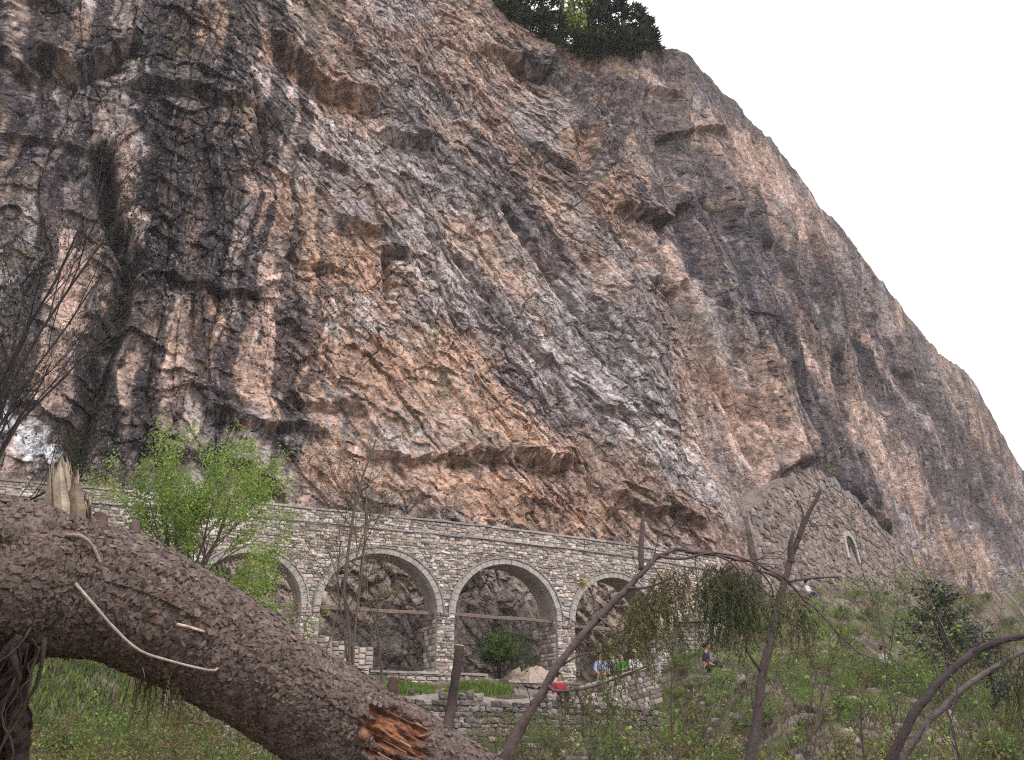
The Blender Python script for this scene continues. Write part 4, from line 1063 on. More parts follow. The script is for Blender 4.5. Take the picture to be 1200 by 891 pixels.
def fine_twigs(path, n_, owner, lmax, col, r0=0.003, org=None):
    mb = MB()
    for k in range(n_):
        i = int(rt.integers(6, len(path) - 2)); p = path[i]; d = unit(unit(path[i + 1] - path[i]) * 0.6 + rt.normal(0, 0.7, 3)); L = lmax * rt.uniform(0.25, 1)
        q = catmull([p, p + d * L * 0.5 + rt.normal(0, .05 * L, 3), p + d * L + np.array([0, 0, -0.15 * L])], 7); tube(mb, q, np.linspace(r0, r0 * 0.3, 7), 4, col * rt.uniform(.8, 1.2), cap=False)
        for j in range(3):
            d2 = unit(d + rt.normal(0, 0.7, 3)); m_ = int(rt.integers(2, 6)); tube(mb, np.array([q[m_], q[m_] + d2 * L * 0.2, q[m_] + d2 * L * 0.4 + np.array([0, 0, -.03 * L])]), [r0 * .5, r0 * .35, r0 * .2], 3, col, cap=False)
    tag(mb.build("fine_twigs", M_TWIG, owner, origin=org), kind="stuff")
fine_twigs(P, 46, branch, 0.28, lin(96, 82, 78), org=FO)
def spray(mbt, mbn, p0, length, dirn, nd=26, nl=0.018, col=lin(66, 72, 46)):
    """a hanging spruce twig set with needles"""
    k = 7; pts = [p0]
    d = unit(dirn)
    for i in range(k):
        d = unit(d + np.array([rt.normal(0, .16), rt.normal(0, .16), -0.28])); pts.append(pts[-1] + d * length / k)
    pts = catmull(pts, 12); tube(mbt, pts, np.linspace(0.0018, 0.0007, 12), 3, lin(86, 70, 56), cap=False)
    t = rt.uniform(0.05, 1, nd) * 10.9; i = t.astype(int); f = (t - i)[:, None]
    P = pts[i] * (1 - f) + pts[i + 1] * f; dd = unit(pts[i + 1] - pts[i])
    ang = rt.normal(size=(nd, 3)); ang = unit(ang - (ang * dd).sum(-1, keepdims=True) * dd)
    leaves(mbn, P, dd * 0.8 + ang * 0.75, nl * rt.uniform(0.7, 1.2, nd), nl * 0.24, rt, vary(rt, nd, col, 0.35, 0.08), up=0.3, cup=0.05)
def hang(px0, px1, yf, n, lmin, lmax, Yc, col, nd=30):
    mt, mn = MB(), MB()
    for k in range(int(n * 1.05)):
        px = rt.uniform(px0, px1); p = at(px, yf(px) + rt.uniform(-6, 26), Yc + rt.uniform(-0.22, 0.22))
        spray(mt, mn, p, rt.uniform(lmin, lmax), np.array([rt.normal(0, .7), rt.normal(0, .6), -0.5]), int(nd * 1.5), 0.019, col)
    tag(mt.build("twig_spray", M_TWIG, branch, origin=FO), kind="stuff"); tag(mn.build("needle_spray", M_NEEDLE, branch, origin=FO), kind="stuff")
arc_y = lambda x: np.interp(x, [700, 752, 780, 838, 880, 915, 945], [722, 676, 660, 656, 664, 680, 708])
olive, dgreen, dry = lin(96, 100, 62), lin(66, 80, 50), lin(112, 102, 70)
hang(742, 792, lambda x: arc_y(x) + 18, 90, 0.16, 0.42, 4.48, olive); hang(700, 760, lambda x: arc_y(x) + 30, 60, 0.12, 0.34, 4.42, olive)
hang(826, 886, lambda x: arc_y(x) + 8, 110, 0.16, 0.40, 4.6, dgreen, 40); hang(838, 872, lambda x: arc_y(x) + 6, 60, 0.25, 0.45, 4.62, dgreen, 44)
hang(898, 945, arc_y, 26, 0.12, 0.36, 4.68, olive); hang(765, 822, lambda x: arc_y(x) + 10, 44, 0.10, 0.28, 4.55, dry)
hang(655, 725, lambda x: 800, 24, 0.08, 0.24, 4.34, olive); hang(930, 944, lambda x: 705, 14, 0.15, 0.3, 4.72, dgreen)
# needle tassel under the middle of the trunk
mt, mn = MB(), MB()
for k in range(60):
    spray(mt, mn, at(rt.uniform(158, 215), rt.uniform(755, 800), 3.62 + rt.uniform(-.08, .1)), rt.uniform(0.1, 0.26), np.array([rt.normal(0.1, .3), rt.normal(0, .3), -1]), 22, 0.016, dry)
tag(mt.build("twig_spray", M_TWIG, trunk, origin=FO), kind="stuff"); tag(mn.build("needle_spray", M_NEEDLE, trunk, origin=FO), kind="stuff")

# two bent limbs in the lower right corner and the broken stem behind them
def limb(name, label, cat, pts, r0, r1, col, extra=(), tip=None):
    p = catmull(pts, 50); sc_ = 0.0018 * np.linalg.norm(pts[1]) * 0.7; p = p + sc_ * np.stack([fbm(np.linspace(0, 11, 50), np.zeros(50) + k_, 17 + k_, 3) for k_ in range(3)], -1)
    o_ = empty(name, pts[0], label, cat); mb = MB()
    tube(mb, p, np.linspace(r0, r1, 50), 10, col, wob=0.14, rng=rt); mb.build("stem", M_TWIG, o_, smooth=True)
    fine_twigs(p, 22, o_, 0.07 * float(np.linalg.norm(pts[1])), col, 0.09 * r0)
    for q, a, b in extra:
        mb = MB(); q = catmull(q, 16); tube(mb, q, np.linspace(a, b, 16), 6, col * 1.1, wob=0.12, rng=rt); mb.build("twig", M_TWIG, o_, smooth=True)
    return o_
l1 = limb("bent_limb", "dark bent limb arching up out of the lower right corner", "branch", [at(1030, 960, 4.0), at(1045, 890, 4.0), at(1075, 832, 4.0), at(1110, 790, 4.02), at(1150, 760, 4.05), at(1205, 745, 4.1), at(1290, 742, 4.2)], 0.022, 0.012, lin(70, 60, 60),
     [([at(1110, 790, 4.02), at(1122, 800, 3.98), at(1118, 830, 3.95), at(1112, 860, 3.94)], 0.006, 0.002), ([at(1150, 760, 4.05), at(1142, 745, 4.05), at(1146, 735, 4.05)], 0.006, 0.003)])
l2 = limb("bent_limb", "thinner pale bent limb below the dark one, lower right corner", "branch", [at(1040, 960, 4.25), at(1060, 888, 4.25), at(1090, 845, 4.25), at(1125, 810, 4.27), at(1160, 786, 4.3), at(1210, 760, 4.35), at(1290, 735, 4.4)], 0.016, 0.010, lin(98, 88, 86),
     [([at(1090, 845, 4.25), at(1080, 870, 4.2), at(1084, 900, 4.2)], 0.005, 0.002)])
mt, mn = MB(), MB()
for k in range(70):
    spray(mt, mn, at(rt.uniform(1170, 1240), 770 + rt.uniform(-10, 40), 4.3 + rt.uniform(-.15, .15)), rt.uniform(0.12, 0.38), np.array([rt.normal(0, .4), rt.normal(0, .4), -0.8]), 26, 0.016, dgreen)
tag(mt.build("twig_spray", M_TWIG, l2), kind="stuff"); tag(mn.build("needle_spray", M_NEEDLE, l2), kind="stuff")
sn = limb("broken_stem", "slim dead stem with a snapped pointed top behind the arching branch", "dead tree", [at(862, 990, 8.4), at(880, 888, 8.5), at(890, 820, 8.55), at(905, 735, 8.6), at(918, 685, 8.65), at(932, 640, 8.7), at(948, 603, 8.72), at(962, 573, 8.74)], 0.052, 0.016, lin(80, 69, 67),
     [([at(928, 660, 8.68), at(926, 640, 8.66), at(930, 622, 8.66)], 0.035, 0.012), ([at(935, 632, 8.7), at(941, 606, 8.7), at(938, 592, 8.7)], 0.02, 0.006), ([at(918, 680, 8.65), at(900, 672, 8.6), at(880, 668, 8.6)], 0.02, 0.008), ([at(917, 683, 8.65), at(950, 678, 8.7), at(985, 676, 8.75)], 0.015, 0.007), ([at(895, 790, 8.57), at(880, 770, 8.5), at(872, 755, 8.5)], 0.02, 0.008)])

# ================================================================= VEGETATION
rv = np.random.default_rng(23)
def grow(r_, p, d, L, rad_, depth, segs, out, tips, up=0.05, wig=0.18, kids=(3, 5), ang=0.7, shrink=0.6, frac0=0.35):
    k = 6; pts = [np.array(p, float)]; d = unit(d)
    for i in range(k):
        d = unit(d + r_.normal(0, wig, 3) * 0.6 + np.array([0, 0, up])); pts.append(pts[-1] + d * L / k)
    pts = np.array(pts); out.append((pts, rad_, rad_ * 0.45 if depth else rad_ * 0.3))
    if depth == 0:
        tips.append((pts, d)); return
    n = r_.integers(kids[0], kids[1] + 1)
    for j in range(n):
        t = frac0 + (1 - frac0) * (j + r_.random()) / n; x = t * k; i = min(int(x), k - 1); f = x - i
        q = pts[i] * (1 - f) + pts[i + 1] * f; dd = unit(pts[i + 1] - pts[i]); a = r_.normal(size=3); a = unit(a - (a @ dd) * dd)
        grow(r_, q, dd * math.cos(ang) + a * math.sin(ang), L * shrink * r_.uniform(0.7, 1.15), rad_ * (1 - 0.55 * t) * 0.6, depth - 1, segs, out, tips, up, wig, kids, ang, shrink, frac0)
def plant(name, label, cat, base, stems, leaf=None, bark=lin(92, 80, 76), group=None, sides=5, seed=None, parts=("trunk", "crown"), **kw):
    """stems: list of (direction, length, radius); leaf: (count per tip, length, width, colour list, spread)"""
    r_ = np.random.default_rng(seed) if seed is not None else rv
    root = empty(name, base, label, cat, group); out, tips = [], []
    for d, L, rad_ in stems: grow(r_, base + r_.normal(0, 0.03, 3) * np.array([1, 1, 0]), np.array(d, float), L, rad_, kw.get('depth', 2), None, out, tips, kw.get('up', .05), kw.get('wig', .18), kw.get('kids', (3, 5)), kw.get('ang', .7), kw.get('shrink', .6), kw.get('frac0', .35))
    mb = MB()
    for pts, a, b in out: tube(mb, pts, np.linspace(a, b, len(pts)), sides if a > 0.006 else 3, bark * r_.uniform(0.8, 1.2), cap=False)
    mb.build(parts[0], M_TWIG, root, smooth=True)
    if leaf:
        n, ll, lw_, cols, spread = leaf; mb = MB()
        for pts, d in tips:
            m = max(1, int(n * r_.uniform(0.6, 1.4))); t = r_.uniform(0.1, 1, m) * (len(pts) - 1.001); i = t.astype(int); f = (t - i)[:, None]
            P = pts[i] * (1 - f) + pts[i + 1] * f + r_.normal(0, spread, (m, 3))
            D_ = r_.normal(size=(m, 3)) * 0.8 + unit(pts[i + 1] - pts[i]) + np.array([0, 0, -0.15])
            leaves(mb, P, D_, ll * r_.uniform(0.6, 1.25, m), lw_ * r_.uniform(0.7, 1.2, m), r_, vary(r_, m, cols[r_.integers(len(cols))], 0.28, 0.08), up=0.9)
        mb.build(parts[1], M_LEAF, root)
    return root
G_BRIGHT = [lin(140, 164, 78), lin(122, 150, 66), lin(150, 172, 88), lin(108, 138, 62)]
G_MID = [lin(104, 122, 62), lin(88, 108, 56), lin(122, 136, 74)]
G_OLIVE = [lin(128, 116, 72), lin(112, 102, 66), lin(140, 124, 80)]
# --- the fresh green maple standing behind the fallen trunk
bp_ = at(206, 735, 16.0)
st = [((0.36 * math.cos(a) * rv.uniform(.5, 1.1), 0.4 * math.sin(a), 1), rv.uniform(1.9, 2.7), 0.028) for a in np.linspace(0, 6.28, 9)[:-1]] + [((0.6, -0.2, 0.9), 1.6, 0.025), ((0.9, -0.1, 0.35), 1.2, 0.022), ((-0.6, 0.1, 0.9), 1.7, 0.022)]
plant("maple_sapling", "bright fresh green leafy sapling behind the upper part of the fallen trunk", "tree", bp_, st, (85, 0.052, 0.038, [lin(156, 176, 92), lin(140, 164, 80), lin(166, 184, 104), lin(126, 152, 74)], 0.08), seed=5, depth=2, up=0.06, kids=(4, 5), ang=0.75, shrink=0.55)
plant("maple_sapling", "small bright green shoot hanging in front of the leftmost arch", "tree", at(300, 765, 18.5), [((-0.15, 0, 1), 1.25, 0.016), ((0.1, 0, 1), 1.0, 0.014), ((0.35, 0.1, 1), 0.7, 0.012)], (16, 0.08, 0.065, G_BRIGHT[:2], 0.05), seed=8, depth=1, kids=(6, 8), ang=0.8)
plant("maple_sapling", "low bright green shoot at the foot of the pier beside the fallen trunk", "tree", at(345, 790, 20), [((-0.15, 0, 1), 1.1, 0.012), ((0.25, 0, 1), 1.2, 0.012)], (9, 0.08, 0.06, G_BRIGHT[:2], 0.05), seed=9, depth=1, kids=(5, 6))
# --- the thin budding trees
plant("budding_tree", "slender bare tree with ochre buds in front of the second arch", "tree", at(412, 800, 23.5), [((-0.03, 0, 1), 6.8, 0.06), ((0.12, 0, 1), 5.0, 0.04), ((-0.16, 0.1, 1), 4.2, 0.03)], (7, 0.05, 0.035, G_OLIVE, 0.04), bark=lin(94, 80, 74), seed=15, depth=3, up=0.07, kids=(4, 6), ang=0.75, shrink=0.42, frac0=0.28)
plant("budding_tree", "thin twiggy bare sapling at the left of the second arch", "tree", at(372, 800, 24.5), [((0.05, 0, 1), 3.4, 0.03), ((-0.2, 0, 1), 2.6, 0.022)], (3, 0.045, 0.03, G_OLIVE, 0.04), bark=lin(104, 90, 84), seed=16, depth=3, up=0.07, kids=(3, 5), ang=0.7, shrink=0.42)
plant("budding_tree", "thin twiggy bare sapling at the right of the second arch", "tree", at(447, 805, 25.0), [((0.05, 0, 1), 3.0, 0.028), ((-0.2, 0, 1), 2.3, 0.02)], (4, 0.045, 0.03, G_OLIVE, 0.04), bark=lin(104, 90, 84), seed=17, depth=3, up=0.07, kids=(3, 5), ang=0.7, shrink=0.42)
# --- bare dark tree reaching in from the left edge
LB = at(-75, 640, 12.5)
plant("bare_tree", "dark bare tree reaching in from the left edge over the trunk", "tree", LB, [((0.45, 0.0, 1), 2.6, 0.028), ((0.9, 0.1, 0.9), 2.3, 0.02), ((0.2, 0, 1), 3.6, 0.034), ((1, 0.1, 0.55), 1.9, 0.018), ((0.7, 0, 1.1), 2.9, 0.022), ((1.0, 0.0, 0.25), 1.6, 0.018), ((0.35, 0.2, 1), 4.2, 0.03), ((0.55, -0.1, 1.0), 3.4, 0.024), ((0.12, 0.1, 1), 5.2, 0.034), ((0.22, -0.1, 1), 4.8, 0.03), ((0.3, 0.15, 1), 4.4, 0.026)], (13, 0.055, 0.02, [lin(70, 68, 52), lin(58, 60, 48)], 0.05), bark=lin(62, 54, 54), seed=31, depth=3, up=0.06, kids=(3, 5), ang=0.5, shrink=0.5)

# --- conifers
def conifer(name, label, base, H, R, nb, nn, cols, group=None, seed=0, needle=0.22, droop=0.25, rough=0.25, cat="conifer"):
    r_ = np.random.default_rng(seed); root = empty(name, base, label, cat, group)
    mt, mn = MB(), MB(); top = base + np.array([r_.normal(0, .03) * H, 0, H])
    tr = catmull([base - np.array([0, 0, 0.2]), base + (top - base) * 0.5 + r_.normal(0, 0.02 * H, 3) * np.array([1, 1, 0]), top], 10); tube(mt, tr, np.linspace(0.035 * H ** 0.8, 0.006, 10), 6, lin(70, 58, 54))
    for k in range(nb):
        t = 0.10 + 0.88 * (k + r_.random()) / nb; p = base + (top - base) * t
        l = R * (1 - t) ** 0.8 * r_.uniform(1 - 2 * rough, 1 + rough) + 0.05 * R; a = r_.uniform(0, 6.283)
        d = np.array([math.cos(a), math.sin(a), 0.25 - droop * 1.2 * (1 - t)]); pts = [p, p + d * l * 0.5, p + d * l + np.array([0, 0, 0.12 * l])]
        pts = catmull(pts, 6); tube(mt, pts, np.linspace(0.012 * l + 0.004, 0.003, 6), 3, lin(70, 58, 50), cap=False)
        m = max(5, int(nn * l / R)); tt = r_.uniform(0.12, 1, m) * 4.99; i = tt.astype(int); f = (tt - i)[:, None]
        P = pts[i] * (1 - f) + pts[i + 1] * f + r_.normal(0, 0.07 * R, (m, 3)) * np.array([1, 1, 0.6])
        leaves(mn, P, unit(pts[i + 1] - pts[i]) + r_.normal(0, 0.55, (m, 3)) + np.array([0, 0, -0.2]), needle * r_.uniform(0.6, 1.3, m), needle * 0.3, r_, vary(r_, m, cols[r_.integers(len(cols))], 0.35, 0.06), up=0.8, cup=0.1)
    mt.build("trunk", M_TWIG, root, smooth=True); mn.build("crown", M_NEEDLE, root)
    return root
DG = [lin(54, 64, 44), lin(46, 56, 42), lin(66, 74, 48)]
sA = s_of(588, 4.2)
plant("arch_bush", "rounded green bush with a dark stem growing inside the third arch", "bush", wpt(sA, -0.1, 3.95), [((0.25 * math.cos(a), 0.25 * math.sin(a), 1), 1.25, 0.03) for a in np.linspace(0, 6.28, 8)[:-1]] + [((0.8 * math.cos(a), 0.5 * math.sin(a), 0.8), 0.9, 0.018) for a in np.linspace(0.4, 6.6, 7)[:-1]], (26, 0.07, 0.05, [lin(92, 112, 58), lin(78, 98, 52), lin(110, 128, 66), lin(64, 82, 46)], 0.07), bark=lin(52, 44, 42), seed=3, depth=2, kids=(4, 5), ang=0.8, shrink=0.5, frac0=0.45)
tops = [(600, 22, 4.6, 1.7, 0), (622, 34, 5.4, 2.0, 0), (645, 46, 6.2, 2.3, 0), (668, 54, 7.2, 2.4, 0), (634, 20, 5.0, 1.9, 1), (712, 50, 5.6, 1.9, 0), (728, 52, 5.4, 1.8, 0), (742, 56, 4.4, 1.7, 0), (756, 56, 3.2, 1.3, 0), (768, 60, 2.2, 1.0, 0), (590, 8, 4.0, 1.6, 0), (655, 12, 5.0, 1.9, 1)]
TL = ["leftmost dark conifer on the cliff top edge", "dark conifer second from the left on the cliff top", "dark conifer third from the left on the cliff top", "tallest dark conifer on the cliff top, left of the pale tree", "dark conifer behind the front row on the cliff top", "dark conifer just right of the pale green tree on the cliff top", "second dark conifer right of the pale green cliff top tree", "third dark conifer right of the pale green cliff top tree", "small dark conifer near the right end of the cliff top row", "last and smallest dark conifer on the cliff top skyline", "dark conifer at the top frame edge above the rock", "dark conifer at the top frame edge left of the pale tree"]
for k, (px, py, H, R, bk) in enumerate(tops):
    s_, z_, _ = face_at(px, py + 14); j = int(np.argmin(np.abs(cs - s_))); e = V[NR - 1 + (2 if bk else 0), j].copy(); e[2] -= 0.5
    nx_, ny_ = out_n(np.array([cs[j]])); e[0] -= nx_[0] * (0.3 + 3 * bk); e[1] -= ny_[0] * (0.3 + 3 * bk)
    conifer("conifer", TL[k], e, H * 1.5, R * 0.8, 58, 54, DG + [lin(78, 88, 54)], "conifers along the cliff top", seed=40 + k, needle=0.42)
SC = ["low dark scrub conifer at the left end of the cliff top row", "low dark scrub conifer below the tallest cliff top conifer", "low dark scrub conifer under the pale green cliff top tree", "low dark scrub conifer right of the pale green cliff top tree", "low dark scrub conifer toward the right end of the cliff top row", "low dark scrub conifer at the right end of the cliff top row"]
for k, px in enumerate((604, 646, 684, 708, 728, 744)):
    s_, z_, _ = face_at(px, 60); j = int(np.argmin(np.abs(cs - s_))); e = V[NR - 1, j].copy(); e[2] -= 0.9
    conifer("conifer", SC[k], e, 1.7, 1.5, 34, 60, DG + [lin(84, 92, 56)], "low scrub conifers along the cliff top", seed=140 + k, needle=0.42, droop=0.0)
s_, z_, _ = face_at(690, 50); j = int(np.argmin(np.abs(cs - s_))); e = V[NR, j].copy()
plant("broadleaf_tree", "pale yellow green broadleaf tree between the conifers on the cliff top", "tree", e, [((0, 0, 1), 4.5, 0.09), ((0.25, 0, 1), 4.0, 0.06), ((-0.2, 0.1, 1), 3.6, 0.05)], (14, 0.28, 0.2, [lin(150, 160, 84), lin(134, 148, 72), lin(164, 168, 96)], 0.22), seed=60, depth=2, kids=(5, 7), ang=0.7, shrink=0.45, frac0=0.1)
e = at(1105, 762, 38); e[2] = tz(e[0], e[1]) - 0.1
conifer("conifer", "dark spruce standing on the right slope below the far cliff", e, 5.2, 2.3, 80, 110, [lin(62, 70, 56), lin(54, 62, 52), lin(76, 80, 60)], seed=71, needle=0.26, rough=0.4)
e = at(1165, 800, 34); e[2] = tz(e[0], e[1]) - 0.1
conifer("conifer", "ragged dark spruce at the right edge of the slope", e, 3.4, 1.7, 50, 80, [lin(62, 70, 56), lin(54, 62, 52)], seed=72, needle=0.18, rough=0.45)

# --- shrubs on the slopes: eight grown once, then copied
def children(o): return [c for c in bpy.data.objects if c.parent == o]
protos = []
for k in range(8):
    nst = 5; hh = [0.9, 1.3, 0.7, 1.6, 1.1, 0.8, 1.4, 1.2][k]
    cols = [G_MID + G_BRIGHT[3:], G_BRIGHT, G_MID, G_MID + G_OLIVE, G_BRIGHT[1:2] + G_MID, G_OLIVE, G_MID, G_BRIGHT[1:]][k]
    stl = [((rv.normal(0, .5), rv.normal(0, .5), 1), hh * rv.uniform(0.6, 1.1), 0.011) for _ in range(nst)]
    protos.append(plant("shrub", "x", "shrub", np.array([0., 0., 0.]), stl, ([12, 11, 13, 11, 11, 7, 11, 12][k], 0.062, 0.042, cols, 0.05), bark=lin(98, 84, 78), seed=100 + k, depth=2, kids=(3, 5), ang=0.75, shrink=0.55, parts=("stems", "foliage")))
kids_of = {p.name: children(p) for p in protos}
used = set()
SHRUB_N = 0
def shrub(x, y, sc, k, label, group, dz=-0.06):
    p = protos[k]
    if k not in used: o = p; used.add(k)
    else:
        o = p.copy(); COL.objects.link(o)
        for c in kids_of[p.name]:
            d = c.copy(); COL.objects.link(d); d.parent = o
    o.location = (x, y, tz(x, y) + dz); o.rotation_euler = (0, 0, rv.uniform(0, 6.28)); o.scale = (sc,) * 3
    o["label"] = label; o["category"] = "shrub"; o["group"] = group
    return o
def near(px, Y):
    a = 'left of the broken stem' if px < 870 else ('between the broken stem and the bent limbs' if px < 1040 else 'by the bent limbs and the right edge')
    b = 'low on' if Y < 22 else ('halfway up' if Y < 45 else 'high on')
    return b + ' the right slope ' + a
LBL = {0: "fresh green shrub among the stones of the right slope", 2: "dull green shrub among the stones of the right slope", 5: "dry olive brushwood shrub on the right slope"}
cnt = 0
while cnt < 230:
    px = rv.uniform(775, 1215); Y = rv.choice([rv.uniform(11, 40), rv.uniform(30, 60), rv.uniform(50, 95)]); x = (px - 600) / FPX * Y * 1.02
    if x < 5.2 and Y > 25: continue
    if Y > wall_y(x) - 0.8: continue
    dens = perlin(np.array([x / 4]), np.array([Y / 6]), 5)[0]
    if dens < -0.15 and rv.random() < 0.6: continue
    k = int(rv.choice([0, 1, 4, 7, 2, 3, 6, 5, 5, 2])); g = 0 if k in (0, 1, 4, 7) else (5 if k == 5 else 2)
    shrub(x, Y, rv.uniform(0.55, 1.15) * (0.85 if Y < 30 else (1.15 if Y < 55 else 1.7)), k, {0: 'fresh green', 2: 'dull green', 5: 'dry olive'}[g] + ' shrub ' + near(px, Y), {0: 'fresh green', 2: 'dull green', 5: 'dry olive'}[g] + ' shrubs ' + near(px, Y)); cnt += 1
cnt = 0
while cnt < 60:
    px = rv.uniform(20, 330); Y = rv.uniform(9, 26); x = (px - 600) / FPX * Y * 1.03
    k = int(rv.choice([2, 3, 6, 5, 4, 2])); g = 5 if k == 5 else (0 if k == 4 else 2)
    shrub(x, Y, rv.uniform(0.5, 0.95), k, {0: "fresh green shrub under the fallen trunk, " + ("beside the hanging roots" if px < 110 else ("below the needle tassel" if px < 220 else "near the dry stone wall")), 2: "dull green shrub under the fallen trunk, " + ("beside the hanging roots" if px < 110 else ("below the needle tassel" if px < 220 else "near the dry stone wall")), 5: "dry olive brushwood under the fallen trunk, " + ("beside the hanging roots" if px < 110 else ("below the needle tassel" if px < 220 else "near the dry stone wall"))}[g], "undergrowth shrubs " + ("beside the hanging roots" if px < 110 else ("below the needle tassel" if px < 220 else "near the dry stone wall"))); cnt += 1
for px, Y, sc, k in ((650, 26.5, 0.8, 5), (690, 27, 0.9, 0), (730, 26, 0.9, 5), (770, 28, 1.0, 7), (800, 27, 1.1, 1), (705, 29, 0.7, 6), (640, 29.2, 0.5, 2), (785, 30, 1.0, 5), (820, 29, 1.0, 0), (675, 30.5, 0.6, 3), (610, 28.0, 0.6, 2)):
    x = (px - 600) / FPX * Y * 1.03; shrub(x, Y, sc, k, "sparse shrub rooted along the dry stone wall", "shrubs along the dry stone wall")
for _ in range(30):
    px = rv.uniform(1060, 1230); Y = rv.uniform(55, 105); x = (px - 600) / FPX * Y * 1.0
    if Y < wall_y(x) - 0.5: shrub(x, Y, rv.uniform(1.2, 2.2), int(rv.choice([2, 3, 5, 6])), 'far dark shrub at the foot of the distant cliff', 'far shrubs below the distant cliff')
for _ in range(26):
    px = rv.uniform(545, 800); Y = rv.uniform(22, 28.5); x = (px - 600) / FPX * Y * 1.03
    shrub(x, Y, rv.uniform(0.5, 0.9), int(rv.choice([2, 3, 5, 6, 5])), "ragged dull plant in front of the dry stone wall", "plants in front of the dry stone wall")
for k in range(8):
    if k not in used: shrub(12 + k, 40 + k, 1, k, LBL[2], "dull green slope shrubs")

# --- slender saplings in the near right thicket
for k, (px, py, Y, H, lab) in enumerate(((792, 905, 11.5, 2.2, "slender leafy sapling just left of the broken stem"), (842, 900, 10.0, 1.9, "thin leafy sapling touching the broken stem"), (948, 915, 12.0, 2.8, "tall thin sapling right of the broken stem"), (1004, 905, 9.5, 1.7, "thin leafy sapling left of the bent limbs"), (1066, 900, 13.0, 3.2, "tall sparse sapling behind the bent limbs"), (1132, 915, 11.0, 2.4, "sparse sapling seen through the bent limbs"), (1188, 905, 12.5, 3.0, "sparse sapling at the right edge of the frame"), (715, 915, 13.0, 1.6, "low leafy sapling in front of the dry stone wall"))):
    b_ = at(px, py, Y); b_[2] = min(b_[2], tz(b_[0], b_[1]))
    plant("sapling", lab, "sapling", b_, [((rv.normal(0, .12), 0, 1), H, 0.016), ((rv.normal(0.1, .2), 0, 1), H * 0.75, 0.011), ((rv.normal(-0.1, .25), 0, 1), H * 0.6, 0.009)], (3, 0.055, 0.04, G_BRIGHT + G_MID, 0.04), bark=lin(92, 80, 76), seed=300 + k, depth=2, up=0.05, kids=(4, 7), ang=0.75, shrink=0.36, frac0=0.2, group="thin saplings in the thicket")

# --- things too many to count: grass, brushwood, rubble
def blades(name, N, fx, fy, hmin, hmax, cols, wmul=1.0):
    mb = MB(); x, y = fx(N), fy(N); x = x(y) if callable(x) else x
    z = terrain(x, y); P = np.stack([x, y, z - 0.02], -1); D_ = rv.normal(0, 0.38, (N, 3)); D_[:, 2] = 1
    ci = rv.integers(0, len(cols), N); c = np.array(cols)[ci] * rv.uniform(0.7, 1.3, (N, 1)); L = rv.uniform(hmin, hmax, N)
    leaves(mb, P, D_, L, L * 0.10 * wmul, rv, c, up=0.1, cup=0.1)
    o = mb.build(name, M_LEAF); o["kind"] = "stuff"; return o
GR = [lin(104, 126, 56), lin(84, 108, 50), lin(124, 144, 70), lin(98, 98, 60), lin(84, 74, 58)]
tag(blades("grass", 40000, lambda n: (lambda y: (rv.uniform(0, 370, n) - 600) / FPX * y * 1.03), lambda n: rv.uniform(7, 28, n), 0.12, 0.36, GR, 1.8), "short green grass on the bank under the fallen trunk", "grass")
def tx(n): return lambda y: rv.uniform(-5.2, -0.2, n)
mb = MB(); n = 7000; x = rv.uniform(-5.4, 0.0, n); x = x[perlin(x / 0.5, x * 0, 3) > -0.25]; n = len(x); y = wall_y(x) - rv.uniform(2.0, 3.9, n); z = terrain(x, y)
D_ = rv.normal(0, .4, (n, 3)); D_[:, 2] = 1; L = rv.uniform(0.10, 0.28, n); leaves(mb, np.stack([x, y, z], -1), D_, L, L * 0.14, rv, np.array(GR)[rv.integers(0, 3, n)] * rv.uniform(.7, 1.3, (n, 1)), up=.1, cup=.1)
o = mb.build("terrace_grass", M_LEAF); tag(o, "fringe of green grass along the terrace above the dry stone wall", "grass", kind="stuff")
tag(blades("slope_herbs", 40000, lambda n: (lambda y: (rv.uniform(770, 1230, n) - 600) / FPX * y * 1.02), lambda n: 9 + 80 * rv.random(n) ** 1.3, 0.08, 0.3, GR[1:3] + [lin(124, 108, 88), lin(110, 96, 84), lin(134, 118, 100), lin(98, 86, 78)], 1.6), "herbs and dry grass covering the right slope", "herbs")
# twiggy brushwood
mb = MB(); Bx, By = [], []
for k in range(3600):
    left_ = k < 1300
    px = rv.uniform(20, 330) if left_ else rv.uniform(640, 1220); Y = rv.uniform(9, 26) if left_ else rv.uniform(12, 60); x = (px - 600) / FPX * Y * 1.03
    if Y < wall_y(x) - 1: Bx.append(x); By.append(Y)
Bz = terrain(np.array(Bx), np.array(By))
for p in np.stack([Bx, By, Bz], -1):
    d = unit(np.array([rv.normal(0, .7), rv.normal(0, .5), rv.uniform(0.3, 1.2)])); L = rv.uniform(0.3, 1.0)
    tube(mb, catmull([p, p + d * L * .5 + rv.normal(0, .04, 3), p + d * L + np.array([0, 0, -0.1 * L])], 5), np.linspace(0.007, 0.002, 5), 3, lin(*[(112, 96, 88), (88, 76, 72), (132, 116, 104)][rv.integers(3)]), cap=False)
o = mb.build("brushwood", M_TWIG); tag(o, "tangle of bare brown twigs over both slopes", "brushwood", kind="stuff")
